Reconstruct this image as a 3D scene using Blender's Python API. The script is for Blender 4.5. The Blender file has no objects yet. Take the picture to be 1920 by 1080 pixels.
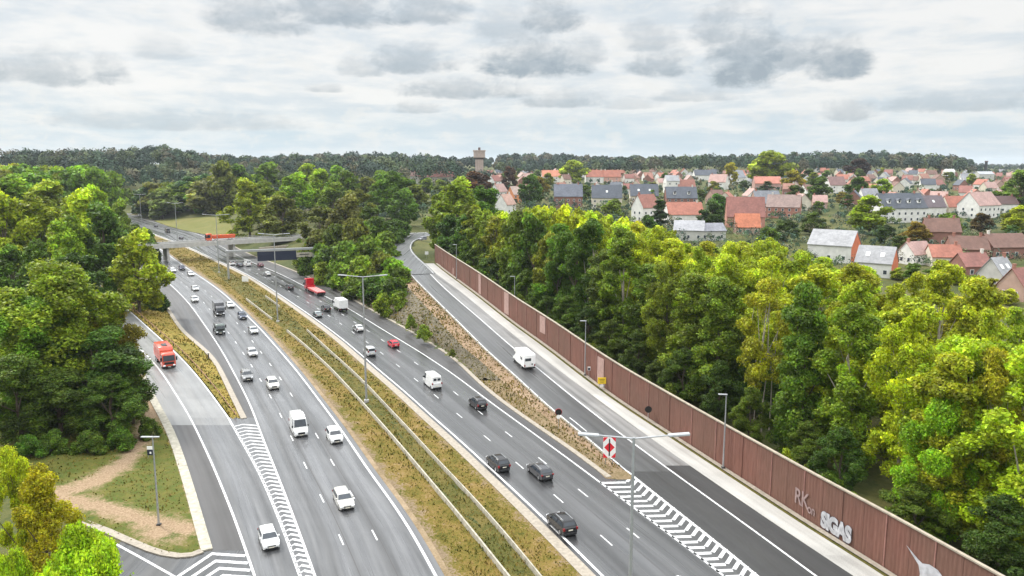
import bpy, bmesh, math, random
import numpy as np
from mathutils import Vector, Matrix
random.seed(7); RNG = np.random.default_rng(11)
SC = bpy.context.scene; COL = SC.collection
F, CX, CY, HORY, CH = 1490.0, 960.0, 540.0, 305.0, 40.0
PITCH = math.atan((CY - HORY) / F); CPI, SPI = math.cos(PITCH), math.sin(PITCH)

def ray(px, py):
    xi, yi = (px - CX) / F, (CY - py) / F
    return xi, CPI + yi * SPI, -SPI + yi * CPI
def W(px, py, z=0.0):                       # where the sight line through a photo pixel meets height z
    x, y, dz = ray(px, py); t = (z - CH) / dz
    return np.array((x * t, y * t, z))
def at_dist(px, y):                         # ground x at distance y along the viewing direction
    return (px - CX) / F * y
def z_at(py, y):                            # height seen at photo row py at forward distance y
    _, dy, dz = ray(CX, py); return CH + dz * y / dy

# ------------------------------------------------------------------ object helpers
def mesh_np(name, V, Fq, mat=None, smooth=False):
    V = np.asarray(V, np.float32); me = bpy.data.meshes.new(name)
    if isinstance(Fq, np.ndarray):
        n, k = Fq.shape
        me.vertices.add(len(V)); me.vertices.foreach_set('co', V.ravel())
        me.loops.add(n * k); me.loops.foreach_set('vertex_index', Fq.astype(np.int32).ravel())
        me.polygons.add(n); me.polygons.foreach_set('loop_start', np.arange(0, n * k, k, dtype=np.int32))
        me.update(calc_edges=True)
    else:
        me.from_pydata(V.tolist(), [], [list(f) for f in Fq]); me.update()
    if smooth: me.polygons.foreach_set('use_smooth', np.ones(len(me.polygons), bool))
    if mat: me.materials.append(mat)
    return me
def ob(name, me, parent=None, loc=None, color=None):
    o = bpy.data.objects.new(name, me); COL.objects.link(o)
    if parent: o.parent = parent
    if loc is not None: o.location = loc
    if color: o.color = (*color, 1)
    return o
def tag(o, label=None, cat=None, group=None, kind=None):
    if label: o['label'] = label
    if cat: o['category'] = cat
    if group: o['group'] = group
    if kind: o['kind'] = kind
    return o
def empty(name, loc=(0, 0, 0), rz=0):
    o = bpy.data.objects.new(name, None); COL.objects.link(o); o.location = loc; o.rotation_euler = (0, 0, rz)
    o.empty_display_size = .5
    return o
class MB:
    def __init__(s): s.v, s.f = [], []
    def add(s, v, f):
        b = len(s.v); s.v += [tuple(p) for p in v]; s.f += [tuple(b + i for i in q) for q in f]; return s
    def box(s, x0, x1, y0, y1, z0, z1):
        v = [(x, y, z) for z in (z0, z1) for y in (y0, y1) for x in (x0, x1)]
        return s.add(v, [(0, 2, 3, 1), (4, 5, 7, 6), (0, 1, 5, 4), (2, 6, 7, 3), (0, 4, 6, 2), (1, 3, 7, 5)])
    def tube(s, p0, p1, r0, r1=None, n=8, cap=True):
        r1 = r0 if r1 is None else r1; p0, p1 = Vector(p0), Vector(p1); d = (p1 - p0).normalized()
        a = d.orthogonal().normalized(); b = d.cross(a); v = []
        for p, r in ((p0, r0), (p1, r1)):
            for i in range(n):
                t = 2 * math.pi * i / n; v.append(p + (a * math.cos(t) + b * math.sin(t)) * r)
        f = [(i, (i + 1) % n, n + (i + 1) % n, n + i) for i in range(n)]
        if cap: f += [tuple(range(n - 1, -1, -1)), tuple(range(n, 2 * n))]
        return s.add(v, f)
    def obox(s, c, ux, uy, uz, hx, hy, hz):     # oriented box
        c, ux, uy, uz = Vector(c), Vector(ux), Vector(uy), Vector(uz)
        v = [c + ux * hx * i + uy * hy * j + uz * hz * k for k in (-1, 1) for j in (-1, 1) for i in (-1, 1)]
        return s.add(v, [(0, 2, 3, 1), (4, 5, 7, 6), (0, 1, 5, 4), (2, 6, 7, 3), (0, 4, 6, 2), (1, 3, 7, 5)])
    def me(s, name, mat=None, bevel=0, smooth=False, fixn=False):
        m = mesh_np(name, s.v, s.f, mat)
        if bevel or fixn:
            b = bmesh.new(); b.from_mesh(m)
            if bevel: bmesh.ops.bevel(b, geom=b.edges[:], offset=bevel, segments=1, affect='EDGES', profile=.5, clamp_overlap=True)
            bmesh.ops.recalc_face_normals(b, faces=b.faces[:])
            b.to_mesh(m); b.free()
        if smooth:
            m.polygons.foreach_set('use_smooth', np.ones(len(m.polygons), bool)); m.set_sharp_from_angle(angle=math.radians(38))
        return m
    def ob(s, name, mat=None, parent=None, color=None, **k): return ob(name, s.me(name, mat, **k), parent, color=color)

# ------------------------------------------------------------------ materials
def newmat(name):
    m = bpy.data.materials.new(name); m.use_nodes = True; nt = m.node_tree
    for n in list(nt.nodes): nt.nodes.remove(n)
    out = nt.nodes.new('ShaderNodeOutputMaterial'); return m, nt, out
def setin(nt, n, key, v):
    i = n.inputs[key]
    if isinstance(v, bpy.types.NodeSocket): nt.links.new(v, i)
    elif isinstance(v, (tuple, list)) and len(v) == 3 and i.type == 'RGBA': i.default_value = (*v, 1)
    else: i.default_value = v
def N(nt, t, _p={}, **k):
    n = nt.nodes.new(t)
    for a, b in _p.items(): setattr(n, a, b)
    for a, b in k.items(): setin(nt, n, a.replace('_', ' ') if a.replace('_', ' ') in n.inputs else a, b)
    return n
def M(nt, op, a, b=None, c=None):
    n = nt.nodes.new('ShaderNodeMath'); n.operation = op
    for i, v in enumerate((a, b, c)):
        if v is not None: setin(nt, n, i, v)
    return n.outputs[0]
def mixc(nt, f, a, b, mode='MIX'):
    n = nt.nodes.new('ShaderNodeMix'); n.data_type = 'RGBA'; n.blend_type = mode
    setin(nt, n, 0, f); setin(nt, n, 6, a if isinstance(a, bpy.types.NodeSocket) else (*a[:3], 1)); setin(nt, n, 7, b if isinstance(b, bpy.types.NodeSocket) else (*b[:3], 1))
    return n.outputs[2]
def sstep(nt, x, a, b):
    n = nt.nodes.new('ShaderNodeMapRange'); n.interpolation_type = 'SMOOTHSTEP'
    setin(nt, n, 0, x); n.inputs[1].default_value = a; n.inputs[2].default_value = b; n.inputs[3].default_value = 0; n.inputs[4].default_value = 1
    return n.outputs[0]
def lin(nt, x, a, b, c, d):
    n = nt.nodes.new('ShaderNodeMapRange'); setin(nt, n, 0, x)
    for i, v in enumerate((a, b, c, d)): n.inputs[i + 1].default_value = v
    return n.outputs[0]
def noise(nt, vec, scale, det=3, rough=.55, dist=0):
    n = nt.nodes.new('ShaderNodeTexNoise'); n.inputs['Scale'].default_value = scale; n.inputs['Detail'].default_value = det
    n.inputs['Roughness'].default_value = rough; n.inputs['Distortion'].default_value = dist
    if vec is not None: nt.links.new(vec, n.inputs['Vector'])
    return n.outputs['Fac']
def pos(nt): return nt.nodes.new('ShaderNodeNewGeometry').outputs['Position']
def objco(nt): return nt.nodes.new('ShaderNodeTexCoord').outputs['Object']
def ocol(nt): return nt.nodes.new('ShaderNodeObjectInfo').outputs['Color']
def orand(nt): return nt.nodes.new('ShaderNodeObjectInfo').outputs['Random']
def fin(m, nt, out, col, rough=.6, spec=.5, metal=0, bump=None, coat=0, emit=None, es=0, coatr=.08):
    p = nt.nodes.new('ShaderNodeBsdfPrincipled')
    setin(nt, p, 'Base Color', col); setin(nt, p, 'Roughness', rough); setin(nt, p, 'Specular IOR Level', spec); setin(nt, p, 'Metallic', metal)
    if coat: p.inputs['Coat Weight'].default_value = coat; p.inputs['Coat Roughness'].default_value = coatr
    if bump is not None:
        b = nt.nodes.new('ShaderNodeBump'); b.inputs['Strength'].default_value = bump[1]; b.inputs['Distance'].default_value = bump[2]
        nt.links.new(bump[0], b.inputs['Height']); nt.links.new(b.outputs[0], p.inputs['Normal'])
    if es: setin(nt, p, 'Emission Color', emit); p.inputs['Emission Strength'].default_value = es
    nt.links.new(p.outputs[0], out.inputs[0]); return m
def simple(name, col, rough=.6, var=.25, sc=3.0, spec=.4, metal=0, usecol=False, coat=0, det=4):
    m, nt, out = newmat(name)
    base = ocol(nt) if usecol else (*col, 1)
    f = noise(nt, pos(nt), sc, det)
    k = lin(nt, f, .25, .75, 1 - var, 1 + var)
    v = nt.nodes.new('ShaderNodeVectorMath'); v.operation = 'SCALE'; setin(nt, v, 0, base if usecol else tuple(col)); nt.links.new(k, v.inputs['Scale'])
    return fin(m, nt, out, v.outputs[0], rough, spec, metal, coat=coat)

def asphalt(name, base, rough, streak=.3, tint=(1, 1, 1), lanes=3.6, wet=.17, coat=.4):
    """road surface: UV.x metres across, UV.y metres along"""
    m, nt, out = newmat(name); uv = nt.nodes.new('ShaderNodeUVMap').outputs[0]
    s = nt.nodes.new('ShaderNodeSeparateXYZ'); nt.links.new(uv, s.inputs[0])
    stretch = nt.nodes.new('ShaderNodeVectorMath'); stretch.operation = 'MULTIPLY'; nt.links.new(uv, stretch.inputs[0]); stretch.inputs[1].default_value = (1, .03, 1)
    f1 = noise(nt, stretch.outputs[0], 1.3, 4, .6)             # streaks along the lanes
    st2 = nt.nodes.new('ShaderNodeVectorMath'); st2.operation = 'MULTIPLY'; nt.links.new(uv, st2.inputs[0]); st2.inputs[1].default_value = (1, .012, 1)
    f4 = noise(nt, st2.outputs[0], .55, 2, .5)                 # wide polished bands
    f2 = noise(nt, uv, .12, 5, .6)                             # broad patches
    f3 = noise(nt, uv, 9, 2, .6)                               # aggregate grain
    tr = M(nt, 'COSINE', M(nt, 'MULTIPLY', s.outputs[0], 4 * math.pi / lanes))   # wheel tracks, two per lane
    k = M(nt, 'ADD', M(nt, 'MULTIPLY', lin(nt, f1, .3, .7, -1, 1), streak), M(nt, 'MULTIPLY', tr, streak * .28))
    k = M(nt, 'ADD', k, M(nt, 'MULTIPLY', lin(nt, f2, .3, .7, -1, 1), .16)); k = M(nt, 'ADD', k, M(nt, 'MULTIPLY', lin(nt, f4, .35, .65, -1, 1), streak * .85))
    k = M(nt, 'ADD', k, M(nt, 'MULTIPLY', lin(nt, f3, .3, .7, -1, 1), .16))
    k = M(nt, 'MAXIMUM', M(nt, 'ADD', k, 1), .35)
    # transverse seams and darker patches of repair
    sv = nt.nodes.new('ShaderNodeVectorMath'); sv.operation = 'MULTIPLY'; nt.links.new(uv, sv.inputs[0]); sv.inputs[1].default_value = (.27, .035, 1)
    vo = nt.nodes.new('ShaderNodeTexVoronoi'); vo.inputs['Scale'].default_value = 1.0; nt.links.new(sv.outputs[0], vo.inputs['Vector']); vo.distance = 'CHEBYCHEV'
    sepc = nt.nodes.new('ShaderNodeSeparateColor'); nt.links.new(vo.outputs['Color'], sepc.inputs[0])
    k = M(nt, 'MULTIPLY', k, lin(nt, sepc.outputs[0], 0, 1, .86, 1.08))
    v = nt.nodes.new('ShaderNodeVectorMath'); v.operation = 'SCALE'; v.inputs[0].default_value = tuple(base * t for t in tint); nt.links.new(k, v.inputs['Scale'])
    r = M(nt, 'ADD', M(nt, 'ADD', lin(nt, f1, .3, .7, -wet * .6, wet * .6), lin(nt, f4, .35, .65, wet, -wet)), rough)
    return fin(m, nt, out, v.outputs[0], M(nt, 'ADD', r, .04), .5, bump=(f3, .03, .01), coat=coat, coatr=.3)

def ground_mat(name, cols, scale=.35, bumpd=.15, fine=4.0):
    """grass and soil: cols = list of (threshold, colour) of a ramp over mixed noise"""
    m, nt, out = newmat(name); p = pos(nt)
    f1 = noise(nt, p, scale, 5, .62); f2 = noise(nt, p, fine, 4, .65); f3 = noise(nt, p, scale * .22, 3)
    k = M(nt, 'ADD', M(nt, 'MULTIPLY', f1, .5), M(nt, 'ADD', M(nt, 'MULTIPLY', f2, .32), M(nt, 'MULTIPLY', f3, .3)))
    r = nt.nodes.new('ShaderNodeValToRGB'); nt.links.new(k, r.inputs[0])
    e = r.color_ramp.elements
    while len(e) < len(cols): e.new(.5)
    for i, (t, c) in enumerate(cols): e[i].position = t; e[i].color = (*c, 1)
    return fin(m, nt, out, r.outputs[0], .9, .15, bump=(f2, .8, bumpd))

MT = {}
MT['lane'] = asphalt('asphalt_worn', .080, .28, .42, (1, 1, 1.03))
MT['lane_dark'] = asphalt('asphalt_main', .030, .27, .62, (1, 1, 1.03))
MT['shoulder'] = asphalt('asphalt_shoulder', .036, .5, .16, (1.05, .98, .98), coat=.15)
MT['new'] = asphalt('asphalt_new', .024, .5, .12, (1.02, 1, .98), coat=.05)
MT['ramp'] = asphalt('asphalt_ramp', .042, .36, .30, (1, 1, 1.02))
MT['light'] = asphalt('concrete_lane', .155, .36, .12, (1, .995, .98))
MT['ramp_sh'] = asphalt('concrete_shoulder', .15, .45, .32, (1.02, 1, .97))
MT['strip'] = asphalt('concrete_strip', .34, .6, .12, (1.03, 1, .93))
MT['gutter'] = simple('gutter_concrete', (.27, .235, .19), .7, .28, 2.2)
MT['kerb'] = simple('barrier_concrete', (.33, .305, .245), .75, .35, 1.6)
MT['concrete'] = simple('bridge_concrete', (.42, .41, .39), .7, .22, .8)
MT['paint'] = None
def paintmat():
    m, nt, out = newmat('road_paint'); p = pos(nt)
    f = noise(nt, p, 2.5, 5, .7); c = mixc(nt, sstep(nt, f, .32, .50), (.18, .18, .19), (.55, .55, .55))
    return fin(m, nt, out, c, .5, .4)
MT['paint'] = paintmat()
MT['median'] = ground_mat('median_grass', [(.30, (.05, .06, .014)), (.44, (.13, .12, .025)), (.54, (.23, .18, .045)), (.66, (.31, .23, .085)), (.8, (.38, .30, .16))], .5, .25)
MT['ditch'] = ground_mat('ditch_grass', [(.36, (.028, .036, .008)), (.5, (.07, .072, .015)), (.62, (.125, .10, .026)), (.8, (.17, .125, .05))], .5, .25)
MT['dirt'] = ground_mat('dirt_edge', [(.32, (.07, .055, .028)), (.45, (.15, .11, .06)), (.58, (.23, .17, .105)), (.75, (.31, .24, .165))], .5, .08)
MT['sand'] = ground_mat('sandy_verge', [(.3, (.22, .15, .085)), (.5, (.40, .29, .18)), (.7, (.50, .39, .26))], .3, .05)
MT['verge'] = ground_mat('verge_grass', [(.3, (.05, .055, .012)), (.46, (.13, .12, .02)), (.58, (.23, .17, .035)), (.72, (.28, .19, .06))], .3, .2)
MT['ground'] = ground_mat('woodland_ground', [(.3, (.018, .026, .008)), (.5, (.05, .062, .018)), (.65, (.10, .095, .03)), (.8, (.16, .12, .06))], .12, .2, 1.6)
MT['field'] = ground_mat('field_grass', [(.3, (.04, .055, .013)), (.5, (.105, .11, .024)), (.7, (.16, .135, .045))], .1, .1)
MT['metal'] = simple('galvanised_metal', (.38, .39, .40), .4, .12, 4, .5, .55)
MT['lampbox'] = simple('lamp_housing', (.36, .37, .38), .4, .1, 4)
MT['white'] = simple('white_enamel', (.78, .78, .76), .4, .06, 3)
MT['dark'] = simple('dark_plastic', (.018, .018, .02), .5, .2, 6)
MT['black'] = simple('black_paint', (.012, .012, .012), .5, .2, 6)
MT['red'] = simple('red_enamel', (.62, .015, .03), .4, .1, 5)
MT['yellow'] = simple('yellow_enamel', (.75, .52, .02), .4, .08, 5)
MT['navy'] = simple('navy_panel', (.012, .017, .038), .45, .2, 4)
MT['timber'] = simple('weathered_timber', (.30, .17, .09), .8, .3, 5)
MT['tyre'] = simple('tyre_rubber', (.014, .014, .015), .8, .2, 9)
MT['rim'] = simple('rim_alloy', (.4, .4, .42), .3, .1, 9, .5, .8)
MT['roof'] = None
def tiled(name, rows):
    m, nt, out = newmat(name); co = objco(nt); oc = ocol(nt)
    f = noise(nt, co, 1.1, 5, .65); g = noise(nt, co, .25, 3)
    k = M(nt, 'MULTIPLY', lin(nt, f, .25, .75, .72, 1.25), lin(nt, g, .3, .7, .82, 1.15))
    s = nt.nodes.new('ShaderNodeSeparateXYZ'); nt.links.new(co, s.inputs[0])
    w = M(nt, 'SINE', M(nt, 'MULTIPLY', s.outputs[2], rows))
    k = M(nt, 'MULTIPLY', k, lin(nt, w, -1, 1, .82, 1.06))
    v = nt.nodes.new('ShaderNodeVectorMath'); v.operation = 'SCALE'; nt.links.new(oc, v.inputs[0]); nt.links.new(k, v.inputs['Scale'])
    return fin(m, nt, out, v.outputs[0], .65, .35)
MT['roof'] = tiled('roof_tiles', 24.0)
MT['wall'] = simple('house_wall', (1, 1, 1), .8, .16, .6, .2, usecol=True)
def carpaint():
    m, nt, out = newmat('car_paint'); oc = ocol(nt)
    f = noise(nt, objco(nt), 1.5, 3); k = lin(nt, f, .3, .7, .9, 1.08)
    v = nt.nodes.new('ShaderNodeVectorMath'); v.operation = 'SCALE'; nt.links.new(oc, v.inputs[0]); nt.links.new(k, v.inputs['Scale'])
    return fin(m, nt, out, v.outputs[0], .22, .28, coat=.2)
MT['paintwork'] = carpaint()
def glass(name, c):
    m, nt, out = newmat(name); return fin(m, nt, out, mixc(nt, noise(nt, objco(nt), 2.0, 2), c, tuple(x * 2.2 for x in c)), .06, .6)
MT['glass'] = glass('tinted_window_glass', (.018, .022, .028))
MT['pane'] = glass('house_window_glass', (.03, .035, .045))
def lamp(name, c, es):
    m, nt, out = newmat(name); return fin(m, nt, out, (*c, 1), .2, .6, emit=(*c, 1), es=es)
MT['headlamp'] = lamp('headlamp_lens', (.85, .87, .9), .25)
MT['tail'] = lamp('tail_lamp_lens', (.20, .006, .008), .03)
MT['plate'] = simple('number_plate', (.7, .66, .55), .5, .05, 5)
def leafmat(name):
    m, nt, out = newmat(name); oc = ocol(nt)
    g = nt.nodes.new('ShaderNodeNewGeometry'); ri = g.outputs['Random Per Island']
    co = objco(nt); n1 = noise(nt, co, .33, 3, .6); n2 = noise(nt, co, 1.1, 2)
    ta = nt.nodes.new('ShaderNodeAttribute'); ta.attribute_name = 'tint'
    k = M(nt, 'MULTIPLY', M(nt, 'MULTIPLY', lin(nt, ri, 0, 1, .5, 1.55), lin(nt, n1, .3, .7, .8, 1.2)), ta.outputs['Fac'])
    v = nt.nodes.new('ShaderNodeVectorMath'); v.operation = 'SCALE'; nt.links.new(oc, v.inputs[0]); nt.links.new(k, v.inputs['Scale'])
    hs = nt.nodes.new('ShaderNodeHueSaturation'); nt.links.new(v.outputs[0], hs.inputs['Color'])
    nt.links.new(lin(nt, n2, .3, .7, .475, .52), hs.inputs['Hue']); hs.inputs['Saturation'].default_value = 1.0
    d = nt.nodes.new('ShaderNodeBsdfPrincipled'); nt.links.new(hs.outputs[0], d.inputs['Base Color']); d.inputs['Roughness'].default_value = .55; d.inputs['Specular IOR Level'].default_value = .25
    t = nt.nodes.new('ShaderNodeBsdfTranslucent'); tc = mixc(nt, 1.0, hs.outputs[0], (1.25, 1.2, .5), 'MULTIPLY'); nt.links.new(tc, t.inputs[0])
    mx = nt.nodes.new('ShaderNodeMixShader'); mx.inputs[0].default_value = .36
    nt.links.new(d.outputs[0], mx.inputs[1]); nt.links.new(t.outputs[0], mx.inputs[2]); nt.links.new(mx.outputs[0], out.inputs[0]); return m
MT['leaf'] = leafmat('leaves')
def woodmat():
    m, nt, out = newmat('far_wood_leaves')
    a = nt.nodes.new('ShaderNodeAttribute'); a.attribute_name = 'tint'
    g = nt.nodes.new('ShaderNodeNewGeometry'); k = lin(nt, g.outputs['Random Per Island'], 0, 1, .6, 1.45)
    v = nt.nodes.new('ShaderNodeVectorMath'); v.operation = 'SCALE'; nt.links.new(a.outputs['Color'], v.inputs[0]); nt.links.new(k, v.inputs['Scale'])
    return fin(m, nt, out, v.outputs[0], .8, .15)
MT['wood'] = woodmat()
def grassmat():
    m, nt, out = newmat('dry_grass_blades'); g = nt.nodes.new('ShaderNodeNewGeometry')
    p = g.outputs['Position']; f = noise(nt, p, .3, 4, .6); f = M(nt, 'ADD', M(nt, 'MULTIPLY', f, .7), M(nt, 'MULTIPLY', g.outputs['Random Per Island'], .3))
    r = nt.nodes.new('ShaderNodeValToRGB'); nt.links.new(f, r.inputs[0]); e = r.color_ramp.elements
    cols = [(.34, (.055, .062, .010)), (.46, (.115, .105, .016)), (.55, (.195, .15, .027)), (.65, (.255, .175, .055))]
    while len(e) < 4: e.new(.5)
    for i, (t, c) in enumerate(cols): e[i].position = t; e[i].color = (*c, 1)
    return fin(m, nt, out, r.outputs[0], .8, .15)
MT['blades'] = grassmat()
MT['bark'] = simple('bark', (.11, .085, .06), .9, .35, 3)
MT['bark_pale'] = simple('pale_bark', (.34, .30, .24), .85, .3, 2)
MT['stone'] = ground_mat('stone_rubble', [(.34, (.035, .038, .014)), (.45, (.085, .078, .04)), (.56, (.15, .13, .10)), (.68, (.10, .085, .04))], .5, .3, 2.2)
def corten():
    m, nt, out = newmat('red_brown_panel'); co = pos(nt)
    sv = nt.nodes.new('ShaderNodeVectorMath'); sv.operation = 'MULTIPLY'; nt.links.new(co, sv.inputs[0]); sv.inputs[1].default_value = (1, 1, .12)
    f = noise(nt, sv.outputs[0], 1.6, 5, .65); g = noise(nt, co, .12, 3); h = noise(nt, sv.outputs[0], 7, 3)
    c = mixc(nt, lin(nt, f, .3, .7, 0, 1), (.128, .055, .040), (.200, .092, .068)); c = mixc(nt, lin(nt, g, .38, .62, 0, .7), c, (.125, .07, .05))
    c = mixc(nt, lin(nt, h, .45, .75, 0, .25), c, (.30, .16, .13))
    return fin(m, nt, out, c, .75, .25)
MT['corten'] = corten()
MT['corten_mid'] = simple('faded_panel_post', (.25, .125, .10), .75, .25, 1.2)
MT['corten_pale'] = simple('pale_pink_panel', (.36, .23, .20), .7, .18, 1.5)
MT['coping'] = simple('coping', (.32, .275, .215), .7, .3, 1.2)
# ------------------------------------------------------------------ camera
cam = bpy.data.cameras.new('camera'); cam.sensor_width = 36; cam.lens = 36 * F / 1920; cam.clip_start = .5; cam.clip_end = 30000
co = bpy.data.objects.new('camera', cam); COL.objects.link(co); co.location = (0, 0, CH); co.rotation_euler = (math.pi / 2 - PITCH, 0, 0); SC.camera = co

# ------------------------------------------------------------------ plan of the roads (edges read off as ground lines)
class PL:
    def __init__(s, *pts):
        p = sorted(pts, key=lambda q: q[1]); xx = np.array([q[0] for q in p], float); yy = np.array([q[1] for q in p], float)
        s.y = np.arange(yy[0], yy[-1] + .01, 1.5); x0 = np.interp(s.y, yy, xx); s.x = x0.copy()          # ease the corners of the surveyed line
        for _ in range(2):
            src = s.x.copy()
            for i in range(1, len(s.y) - 1): k = int(min(i, len(s.y) - 1 - i, max(1, (s.y[i] - 300) * .035))); s.x[i] = src[i - k:i + k + 1].mean()
    def __call__(s, y):
        y = np.asarray(y, float); r = np.interp(y, s.y, s.x)
        j = min(9, len(s.x) - 1); hi = (s.x[-1] - s.x[-1 - j]) / (s.y[-1] - s.y[-1 - j]); lo = (s.x[1] - s.x[0]) / (s.y[1] - s.y[0])
        r = np.where(y > s.y[-1], s.x[-1] + hi * (y - s.y[-1]), r)
        return np.where(y < s.y[0], s.x[0] + lo * (y - s.y[0]), r)
LCL = PL((180,425),(215,446),(250,470),(275,493),(299,515),(312,527),(340,552.5),(359,574),(384,610),(405,640),(421,666),(445,711),(466,751),(482,790),(487,808),(525,902),(559,992),(590,1079))
LCR = PL((150,393),(200,415),(250,440),(285,458),(310,472),(322,484),(335,492),(355,506),(380,522),(404,538),(435,564),(465,594),(487,615),(505,635),(527,661),(555,693),(587,735),(607,762),(630,792),(654,826),(676,860),(699,894),(734,939),(775,1002),(816,1078))
LCG = PL((140,425),(225,470),(262,500),(285,528),(319,580),(345,621),(371,642),(399,661),(417,691),(441,740),(464,785))
CHL = PL((428,783),(431,789),(487,886),(528,983),(559,1070))
LRR = PL((130,505),(170,530),(200,550),(233,574),(285,621),(340,670),(384,722),(428,783))
LRL = PL((110,545),(150,565),(200,597),(255,645),(298,689),(332,743),(356,780),(400,874),(437,964),(469,1055),(479,1085))
LRG = PL((70,560),(120,580),(180,612),(235,655),(270,700),(285,733),(300,766),(312,783),(331,821),(359,905),(381,980),(398,1032))
LRK = PL((55,560),(105,580),(165,612),(222,655),(258,700),(274,733),(289,766),(301,780),(319,821),(347,911),(366,983),(378,1032))
RCL = PL((205,403),(228,411),(255,424),(279,435),(307,445),(340,458),(370,470),(395,483),(425,496),(445,505),(469,517),(500,536),(530,556),(560,576),(589,596),(622,620),(647,639),(685,672),(712,695),(747,724),(777,749),(806,778),(842,807),(872,834),(900,861),(935,892),(970,925),(1005,958),(1041,992),(1067,1018),(1128,1078))
RCR = PL((225,396),(252,405),(289,418),(332,428),(382,442),(431,472),(460,486),(492,501),(520,510),(544,522),(567,536),(610,555),(631,566),(660,582),(691,601),(720,620),(741,632),(767,647),(797,666),(835,691),(872,717),(901,741),(922,756),(957,781),(995,809),(1044,844),(1085,875),(1116,897),(1164,934),(1212,970),(1260,1005),(1304,1039),(1352,1076))
RCS = PL((238,391),(264,398),(300,412),(345,423),(395,438),(440,464),(480,484),(517,495),(544,505),(566,516),(595,527),(637,545),(647,555),(685,577),(722,596),(760,617),(797,640),(829,657),(854,676),(872,695),(897,720),(920,741),(957,767),(995,795),(1050,831),(1100,868),(1135,895))
RML = PL((764,508),(780,525),(799,544),(860,604),(881,625),(922,666),(956,694),(995,731),(1039,771),(1092,812),(1125,842),(1162,872),(1176,885),(1191,896),(1217,917),(1254,947),(1297,980),(1347,1020),(1385,1051),(1420,1080))
RMR = PL((780,488),(799,505),(815,523),(835,542),(860,564),(897,595),(935,629),(970,659),(1010,692),(1057,731),(1100,765),(1150,804),(1181,826),(1237,868),(1260,884),(1297,911),(1344,945),(1387,975),(1437,1012),(1530,1080))
STL = PL((797,495),(812,510),(862,545),(900,577),(940,610),(985,645),(1035,685),(1109,740),(1150,771),(1237,834),(1291,872),(1400,946),(1440,975),(1490,1006),(1530,1034),(1600,1080))
STR = PL((809,490),(825,504),(875,541),(900,560),(957,606),(1019,650),(1072,692),(1135,740),(1162,759),(1195,780),(1240,810),(1290,843),(1440,941),(1490,974),(1540,1007),(1584,1032),(1660,1082))
APX = PL((1175,905),(1192,922),(1204,931),(1226,949),(1250,967),(1274,986),(1297,1005),(1337,1039),(1367,1062),(1392,1083))
def zr(y): return np.interp(y, [430, 480, 500, 540, 600, 650, 700, 760, 820, 880], [7, 7, 6.8, 6.0, 4.2, 2.9, 1.8, .8, .2, 0])
def zl(y): return np.interp(y, [480, 510, 540, 570, 620, 700, 780], [6, 5, 4, 3, 1.8, .5, 0])
def z0(y): return np.zeros_like(np.asarray(y, float))
def rows(y0, y1):
    ys = [y0]; 
    while ys[-1] < y1: ys.append(ys[-1] + max(1.0, (ys[-1] - 305) ** 2 / 40 / F * 2.2))   # about 2 m of road per row
    ys[-1] = y1; return np.array(ys)
def line3(xs, ys, zs): return np.array([W(a, b, c) for a, b, c in zip(xs, ys, zs)])
def strip(name, xl, xr, y0, y1, mat, zf=z0, zf2=None, nx=3, dz=0, uoff=0.0):
    ys = rows(y0, y1); L = line3(xl(ys), ys, zf(ys)); R = line3(xr(ys), ys, (zf2 or zf)(ys))
    t = np.linspace(0, 1, nx + 1); V = L[:, None, :] * (1 - t)[None, :, None] + R[:, None, :] * t[None, :, None]; V[..., 2] += dz
    n = len(ys); idx = np.arange(n * (nx + 1)).reshape(n, nx + 1)
    Fq = np.stack([idx[:-1, :-1], idx[1:, :-1], idx[1:, 1:], idx[:-1, 1:]], -1).reshape(-1, 4)
    me = mesh_np(name, V.reshape(-1, 3), Fq, mat)
    mid = (L + R) / 2; d = np.gradient(mid, axis=0); d /= np.linalg.norm(d, axis=1)[:, None] + 1e-9
    nrm = np.stack([-d[:, 1], d[:, 0]], 1)
    U = (V[..., :2] * nrm[:, None, :]).sum(-1) - (R[:, :2] * nrm).sum(-1)[:, None] + uoff
    s = np.concatenate([[0], np.cumsum(np.linalg.norm(np.diff(mid, axis=0), axis=1))])
    uv = np.stack([np.abs(U), np.broadcast_to(s[:, None], U.shape)], -1).reshape(-1, 2)
    lay = me.uv_layers.new(name='UVMap'); lay.data.foreach_set('uv', uv[Fq.ravel()].astype(np.float32).ravel())
    return tag(ob(name, me), kind='structure')
def shift(pts, d):
    """offset a ground line sideways by d metres (to the right of its direction towards the camera... +x)"""
    t = np.gradient(pts, axis=0); t[:, 2] = 0; t /= np.linalg.norm(t, axis=1)[:, None] + 1e-9
    nrm = np.stack([-t[:, 1], t[:, 0], 0 * t[:, 0]], 1); s = np.sign((nrm[:, 0]).mean()) or 1
    return pts + nrm * s * d
def ribbon_mb(mb, pts, w, dz=.012, off=0.0):
    a, b = shift(pts, off - w / 2), shift(pts, off + w / 2); v = []
    for p, q in zip(a, b): v += [(p[0], p[1], p[2] + dz), (q[0], q[1], q[2] + dz)]
    return mb.add(v, [(2 * i, 2 * i + 2, 2 * i + 3, 2 * i + 1) for i in range(len(pts) - 1)])
def gline(pl, y0, y1, zf=z0):
    ys = rows(y0, y1); return line3(pl(ys), ys, zf(ys))
YB = 1500.0
def offs(pl, m, zf=None):
    """polyline shifted sideways by m metres of ground"""
    def g(y):
        y = np.asarray(y, float); s = (y - HORY) / (CH - (zf(y) if zf else 0)); return pl(y) + m * 1.15 * s
    return g

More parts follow.
